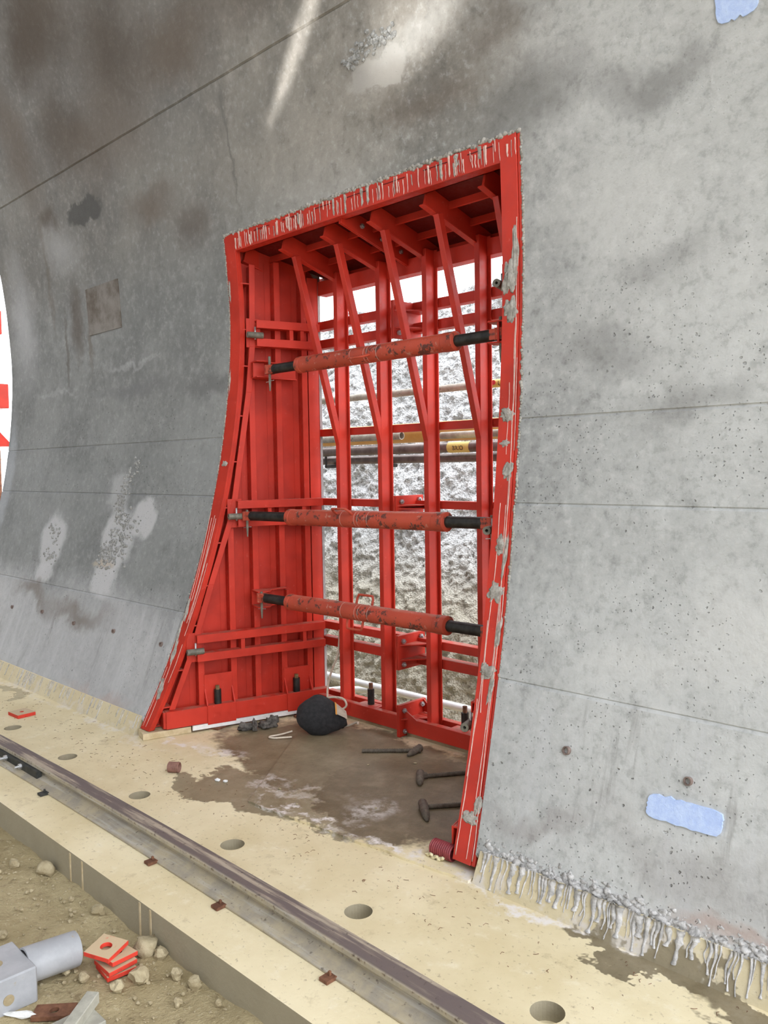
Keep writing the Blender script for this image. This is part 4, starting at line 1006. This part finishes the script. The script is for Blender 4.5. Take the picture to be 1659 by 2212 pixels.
# cream rope: hangs from the rear frame, loops and runs to the pouch
def smooth_path(pts, n=8):
    P = [Vector(p) for p in pts]; out = []
    for i in range(len(P) - 1):
        a, b_, c, d = P[max(i - 1, 0)], P[i], P[i + 1], P[min(i + 2, len(P) - 1)]
        for k in range(n):
            t = k / n; out.append(.5 * ((2 * b_) + (c - a) * t + (2 * a - 5 * b_ + 4 * c - d) * t * t + (3 * b_ - a - 3 * c + d) * t ** 3))
    return out + [P[-1]]
m = MB(); m.tube(smooth_path([(-3.215, 2.895, .45), (-3.218, 2.885, .33), (-3.25, 2.86, .22), (-3.245, 2.83, .14), (-3.20, 2.80, .075), (-3.13, 2.80, .060), (-3.09, 2.82, .085), (-3.12, 2.82, .118), (-3.20, 2.79, .112), (-3.25, 2.74, .075), (-3.24, 2.70, .045), (-3.16, 2.68, .02), (-3.02, 2.72, .016), (-2.93, 2.74, .05), (-2.90, 2.72, .055)]), .0055, 8)
tag(m.build('rope', CORD, smooth=True), 'cream rope hanging from the rear frame and looping to the black pouch', 'rope')
m = MB(); m.tube(smooth_path([(-3.16, 2.52, .01), (-3.17, 2.46, .0065), (-3.185, 2.40, .006), (-3.15, 2.405, .006), (-3.10, 2.47, .0065)]), .0045, 8)
tag(m.build('rope', CORD, smooth=True), 'short end of cream rope folded on the floor left of the black pouch', 'rope')

# ------------------------------------------------------------------ items on the lower ground
G = -.10
BT = thing('pipe_fitting', 'pale grey enamelled box fitting with a round pipe stub on the soil', 'pipe fitting', (-2.34, .87, G))
# square box head, its axis runs towards the pipe
bx = Vector((.32, .94, 0)).normalized() if False else Vector((-.02, 1, 0)).normalized()
d = Vector((.015, 1, 0)).normalized(); sd = Vector((1, -.015, 0))
O = Vector((-2.245, .775, G))
def TB(a, b_, c): p = O + d * a + sd * b_ + Vector((0, 0, c)); return (p.x, p.y, p.z)
m = MB(); m.box(-.075, .075, -.085, .085, .0, .098, TB); hb = m.build('box_head', GREYPAINT, BT, bevel=.004)
m = MB(); m.pipe(TB(.07, 0, .062), TB(.215, 0, .050), .048, .042, 32); m.build('pipe_stub', GREYPAINT, BT, smooth=True, auto=40)
m = MB(); m.tube([TB(0, .084, .04), TB(0, .0865, .04)], .014, 18)
HOLE = mat_simple('sandy_hole', (.30, .24, .14), (.38, .31, .19), 40, .9)
m.build('bolt_hole', HOLE, hb); m = MB(); m.tube([TB(.0, -.0, .097), TB(.0, .0, .0995)], .017, 18); m.build('bolt_hole', HOLE, hb)
for k, (x, y, z, rot, a, b_, tl, lab) in enumerate((
        (-2.140, 1.060, G + .001, -.10, .044, .042, (0, 0), 'dusty red square steel plate, lowest of the stack on the soil'),
        (-2.142, 1.060, G + .017, .0, .045, .042, (0, .05), 'dusty red square steel plate, second from the bottom of the stack'),
        (-2.150, 1.066, G + .034, .12, .044, .041, (.0, -.06), 'dusty red square steel plate, second from the top of the stack'),
        (-2.168, 1.046, G + .051, .42, .043, .043, (-.05, .08), 'dusty red square steel plate with large hole, topmost of the stack'))):
    plate('steel_plate', x, y, z, a, b_, .012, rot, .016, PLATE, lab, None, tl)
plate('steel_plate', -2.075, .855, G + .002, .052, .026, .012, .85, .012, RUST, 'rusty brown steel plate at the bottom edge beside the grey fitting')
TBW = mat_simple('grey_dirty_timber', (.34, .33, .28), (.46, .45, .38), 20, .8)
m = MB(); m.box(-2.02, -1.93, .70, .925, G + .001, G + .02); tag(m.build('wood_board', TBW, bevel=.002), 'grey dirty board lying flat on the soil at the bottom edge', 'board')
m = MB(); d2 = Vector((.62, -.78, 0)); s2 = Vector((.78, .62, 0)); O2 = Vector((-2.035, .925, G + .02))
def TW(a, b_, c): p = O2 + d2 * a + s2 * b_ + Vector((0, 0, c)); return (p.x, p.y, p.z)
m.box(0, .24, 0, .034, 0, .030, TW); tag(m.build('wood_batten', TBW, bevel=.002), 'pale grey square batten lying across the flat board', 'timber')
m = MB(); nb = MB(); nb.blob((0, 0, 0), (.045, .012, .009), 8, .5, 2); m.add([(-2.125 + v[0] * .8, .790 + v[0] * .6 + v[1], G + .010 + v[2]) for v in nb.v], nb.f)
tag(m.build('foam_scrap', FOAMW), 'white scrap of foam on the soil between grey fitting and rusty plate', 'foam')
stones = [(-2.982, 1.105, .030), (-2.852, 1.165, .050), (-2.462, 1.165, .034), (-2.150, 1.160, .060), (-2.105, 1.178, .034), (-2.048, 1.082, .044), (-1.985, 1.160, .030), (-1.915, 1.172, .033), (-2.226, .955, .020), (-2.550, .905, .022), (-2.165, .975, .026), (-2.055, 1.018, .030), (-2.97, 1.05, .014), (-2.60, 1.14, .016), (-1.88, 1.10, .02), (-1.80, 1.17, .02)]
slab = ('angular tan stone on the soil at the far left', 'large rounded tan stone against the ledge at the left', 'blocky tan stone by the ledge, left of the plate stack', 'largest round brown stone behind the plate stack', 'tan stone just right of the largest round stone', 'angular pale stone touching the plate stack', 'upright blocky stone right of the plate stack by the ledge', 'greenish stone by the ledge beside the white scrap', 'small upright stone between grey fitting and plate stack', 'small flat stone above the grey fitting', 'flat grey stone in front of the plate stack', 'brown stone below the angular pale stone', 'small stone below the angular tan stone at far left', 'small pale stone by the ledge at the left', 'small stone near the bottom edge right of the stack', 'small stone by the ledge near the bottom edge')
for k, ((x, y, r), lab) in enumerate(zip(stones, slab)):
    m = MB(); sc_ = (r * .62, r * .55, r * .55); m.blob((x, y, G + r * .28), sc_, k * 2 + 1, .55, 2, 1.1)
    tag(m.build('stone', STONE, smooth=k in (1, 3)), lab, 'stone')
m = MB(); rr = random.Random(21)
for k in range(900):
    x = rr.uniform(-4.2, -1.4); y = 1.19 - abs(rr.gauss(0, .16)) if rr.random() < .6 else rr.uniform(.55, 1.18); r = rr.choice((.002, .003, .003, .004, .006, .008))
    m.blob((x, y, G - .004 + r * .2), (r, r * .8, r * .6), k, .5, 1)
m.build('soil_pebbles', STONE, kind='stuff'); o_ = COL.objects['soil_pebbles']; tag(o_, 'tiny tan pebbles and crumbs scattered over the soil', 'pebbles')
m = MB()
for k in range(260):
    x = rr.uniform(-5, -.6); y = rr.uniform(1.68, 1.95); L = rr.uniform(.004, .018); a = rr.uniform(0, 6.28)
    m.tube([(x, y, .001), (x + L * .5 * math.cos(a), y + L * .5 * math.sin(a), .0025), (x + L * math.cos(a + .5), y + L * math.sin(a + .5), .001)], .0007, 4)
m.build('wire_scraps', RUST, kind='stuff'); tag(COL.objects['wire_scraps'], 'thin rusty wire clippings scattered over the ledge', 'wire')

# ------------------------------------------------------------------ scaffold tubes and pipe behind
def tube_thing(name, a, b_, r, mat, label, cat='tube'):
    root = thing(name, label, cat, tuple((Vector(a) + Vector(b_)) / 2)); m = MB(); m.pipe(a, b_, r, r * .86, 24); m.build('tube', mat, root, smooth=True, auto=40); return root
P1 = tube_thing('scaffold_tube', (-5.2, 3.40, 1.715), (-1.8, 3.40, 1.715), .020, POLEPALE, 'cement-splashed scaffold tube behind the rear frame, highest of those crossing')
tube_thing('service_pipe', (-5.2, 3.62, 1.50), (-1.5, 3.62, 1.50), .058, YELLOW, 'thick ochre yellow pipe behind the rear frame', 'pipe')
tube_thing('scaffold_tube', (-4.6, 3.44, 1.478), (-3.26, 3.44, 1.478), .022, POLEPALE, 'short mud-crusted scaffold tube left of the thick yellow pipe')
tube_thing('scaffold_tube', (-2.98, 3.46, 1.468), (-1.5, 3.46, 1.468), .019, POLEPALE, 'pale scaffold tube lying on the yellow pipe at the right')
P2 = tube_thing('scaffold_tube', (-5.2, 3.40, 1.400), (-1.5, 3.40, 1.400), .028, POLEBROWN, 'shiny brown scaffold tube with a yellow label below the yellow pipe')
for x, lab in ((-5.0, 'left'), (-1.72, 'right')):
    us = thing('scaffold_standard', 'upright scaffold tube carrying the pipes behind the %s side shutter' % lab, 'tube', (x, 3.441, -.35))
    m = MB(); m.tube([(x, 3.444, -.35), (x, 3.444, 2.1)], .021, 16); m.build('tube', POLEPALE, us, smooth=True)
    m = MB(); m.box(x - .02, x + .02, 3.425, 3.70, 1.425, 1.4415); m.build('bracket', BLACKSTEEL, us)
tube_thing('scaffold_tube', (-4.9, 3.47, 1.345), (-1.8, 3.47, 1.345), .024, POLEBROWN, 'dark brown scaffold tube below the labelled tube')
WT = tube_thing('scaffold_tube', (-5.0, 3.40, -.005), (-2.0, 3.40, .005), .021, POLEWHITE, 'white tube running low behind the rear frame')
m = MB(); m.tube([(-3.34, 3.40, -.004), (-3.90, 3.55, -.12), (-4.75, 3.68, -.345)], .020, 16); m.build('branch_tube', POLEWHITE, WT, smooth=True)
for x in (-3.86, -3.36, -2.0):
    m = MB(); m.box(x - .010, x + .010, 3.385, 3.50, 1.300, 1.3205); m.box(x - .010, x + .010, 3.385, 3.395, 1.3205, 1.372); tag(m.build('scaffold_clamp', BLACKSTEEL, bevel=.004), {-3.86: 'dark clamp under the brown tubes behind the left rear post', -3.36: 'dark clamp under the brown tubes at the second rear post', -2.0: 'dark clamp under the brown tubes behind the right shutter'}[x], 'clamp')
def band(root, x0, x1, y, z, r, txt, tx, size, ink, extra=None):
    m = MB(); m.tube([(x0, y, z), (x1, y, z)], r + .0012, 24, caps=False); lb = m.build('label_band', LABELY, root, smooth=True)
    cu = bpy.data.curves.new('lettering', 'FONT'); cu.body = txt; cu.size = size; cu.extrude = 0.0006; cu.align_x = 'LEFT'
    tmp = bpy.data.objects.new('lettering', cu); COL.objects.link(tmp)
    me = bpy.data.meshes.new_from_object(tmp.evaluated_get(bpy.context.evaluated_depsgraph_get())); bpy.data.objects.remove(tmp)
    R_ = r + .002
    for v in me.vertices:      # wrap the letters on the tube
        a = (v.co.y - size * .35) / R_; rad = R_ + (v.co.z)
        v.co = Vector((tx + v.co.x, y - rad * math.cos(a - .15), z + rad * math.sin(a - .15)))
    me.materials.append(ink); me.transform(Matrix.Translation(-Vector(root['_loc'])))
    o = bpy.data.objects.new('lettering', me); COL.objects.link(o); o.parent = lb
    return lb
band(P2, -2.870, -2.722, 3.40, 1.400, .028, 'BRIO', -2.832, .034, INK)
lb = band(P1, -2.600, -2.36, 3.40, 1.715, .020, 'ULMA', -2.535, .036, INK)
m = MB(); m.tube([(-2.560, 3.3795, 1.718), (-2.560, 3.3770, 1.718)], .012, 20); m.build('label_emblem', INKRED, lb)

# ------------------------------------------------------------------ far end: red carriage parts, scaffold
FC = thing('formwork_carriage', 'red steel formwork carriage arms at the far left end of the tunnel', 'formwork', (-8.1, 2.6, -.1))
m = MB(); m.box(-8.35, -8.15, 2.35, 2.55, -.1, 4.6); m.build('upright', RED, FC, bevel=.006)
m = MB(); m.box(-8.32, -8.2, -7.0, 2.35, .0, 7.0); m.build('added_light_blocker', BLACKSTEEL, FC)  # unseen panel added to block daylight from the far end
for y1, z0, z1 in ((3.045, 3.42, 3.66), (3.075, 2.60, 2.82), (3.115, 1.91, 2.14)):
    m = MB(); m.box(-8.28, -8.06, 2.55, y1, z0, z1); m.build('arm', RED, FC, bevel=.006)
m = MB(); m.prism([(-8.2, 2.55, 1.58), (-8.2, 3.13, 1.58), (-8.2, 2.80, 1.95), (-8.2, 2.55, 1.95)], (0, 0, 0), (.1, 0, 0)); m.build('bracket', RED, FC)
m = MB(); m.box(-8.25, -8.0, 2.55, 3.20, 1.55, 1.585); m.build('bracket_plate', RED, FC)
m = MB(); m.tube([(-8.6, 3.20, -.1), (-8.6, 3.20, 1.53)], .018, 12); tag(m.build('rebar_rod', RUST, smooth=True), 'rusty upright rod at the far left end of the tunnel', 'rod')
sf = thing('far_scaffold', 'white scaffold beyond the far left end of the tunnel', 'scaffold', (-12, 4.6, -.1))
for x, y in ((-12, 4.90), (-12, 5.9)):
    m = MB(); m.tube([(x, y, -.3), (x, y, 5)], .03, 12); m.build('upright', POLEWHITE, sf, smooth=True)
for z in (1.5, 2.3, 3.1):
    m = MB(); m.tube([(-12, 4.2, z), (-12, 6.2, z)], .022, 10); m.build('ledger', POLEWHITE, sf, smooth=True)

for o in bpy.data.objects:
    if '_loc' in o: del o['_loc']
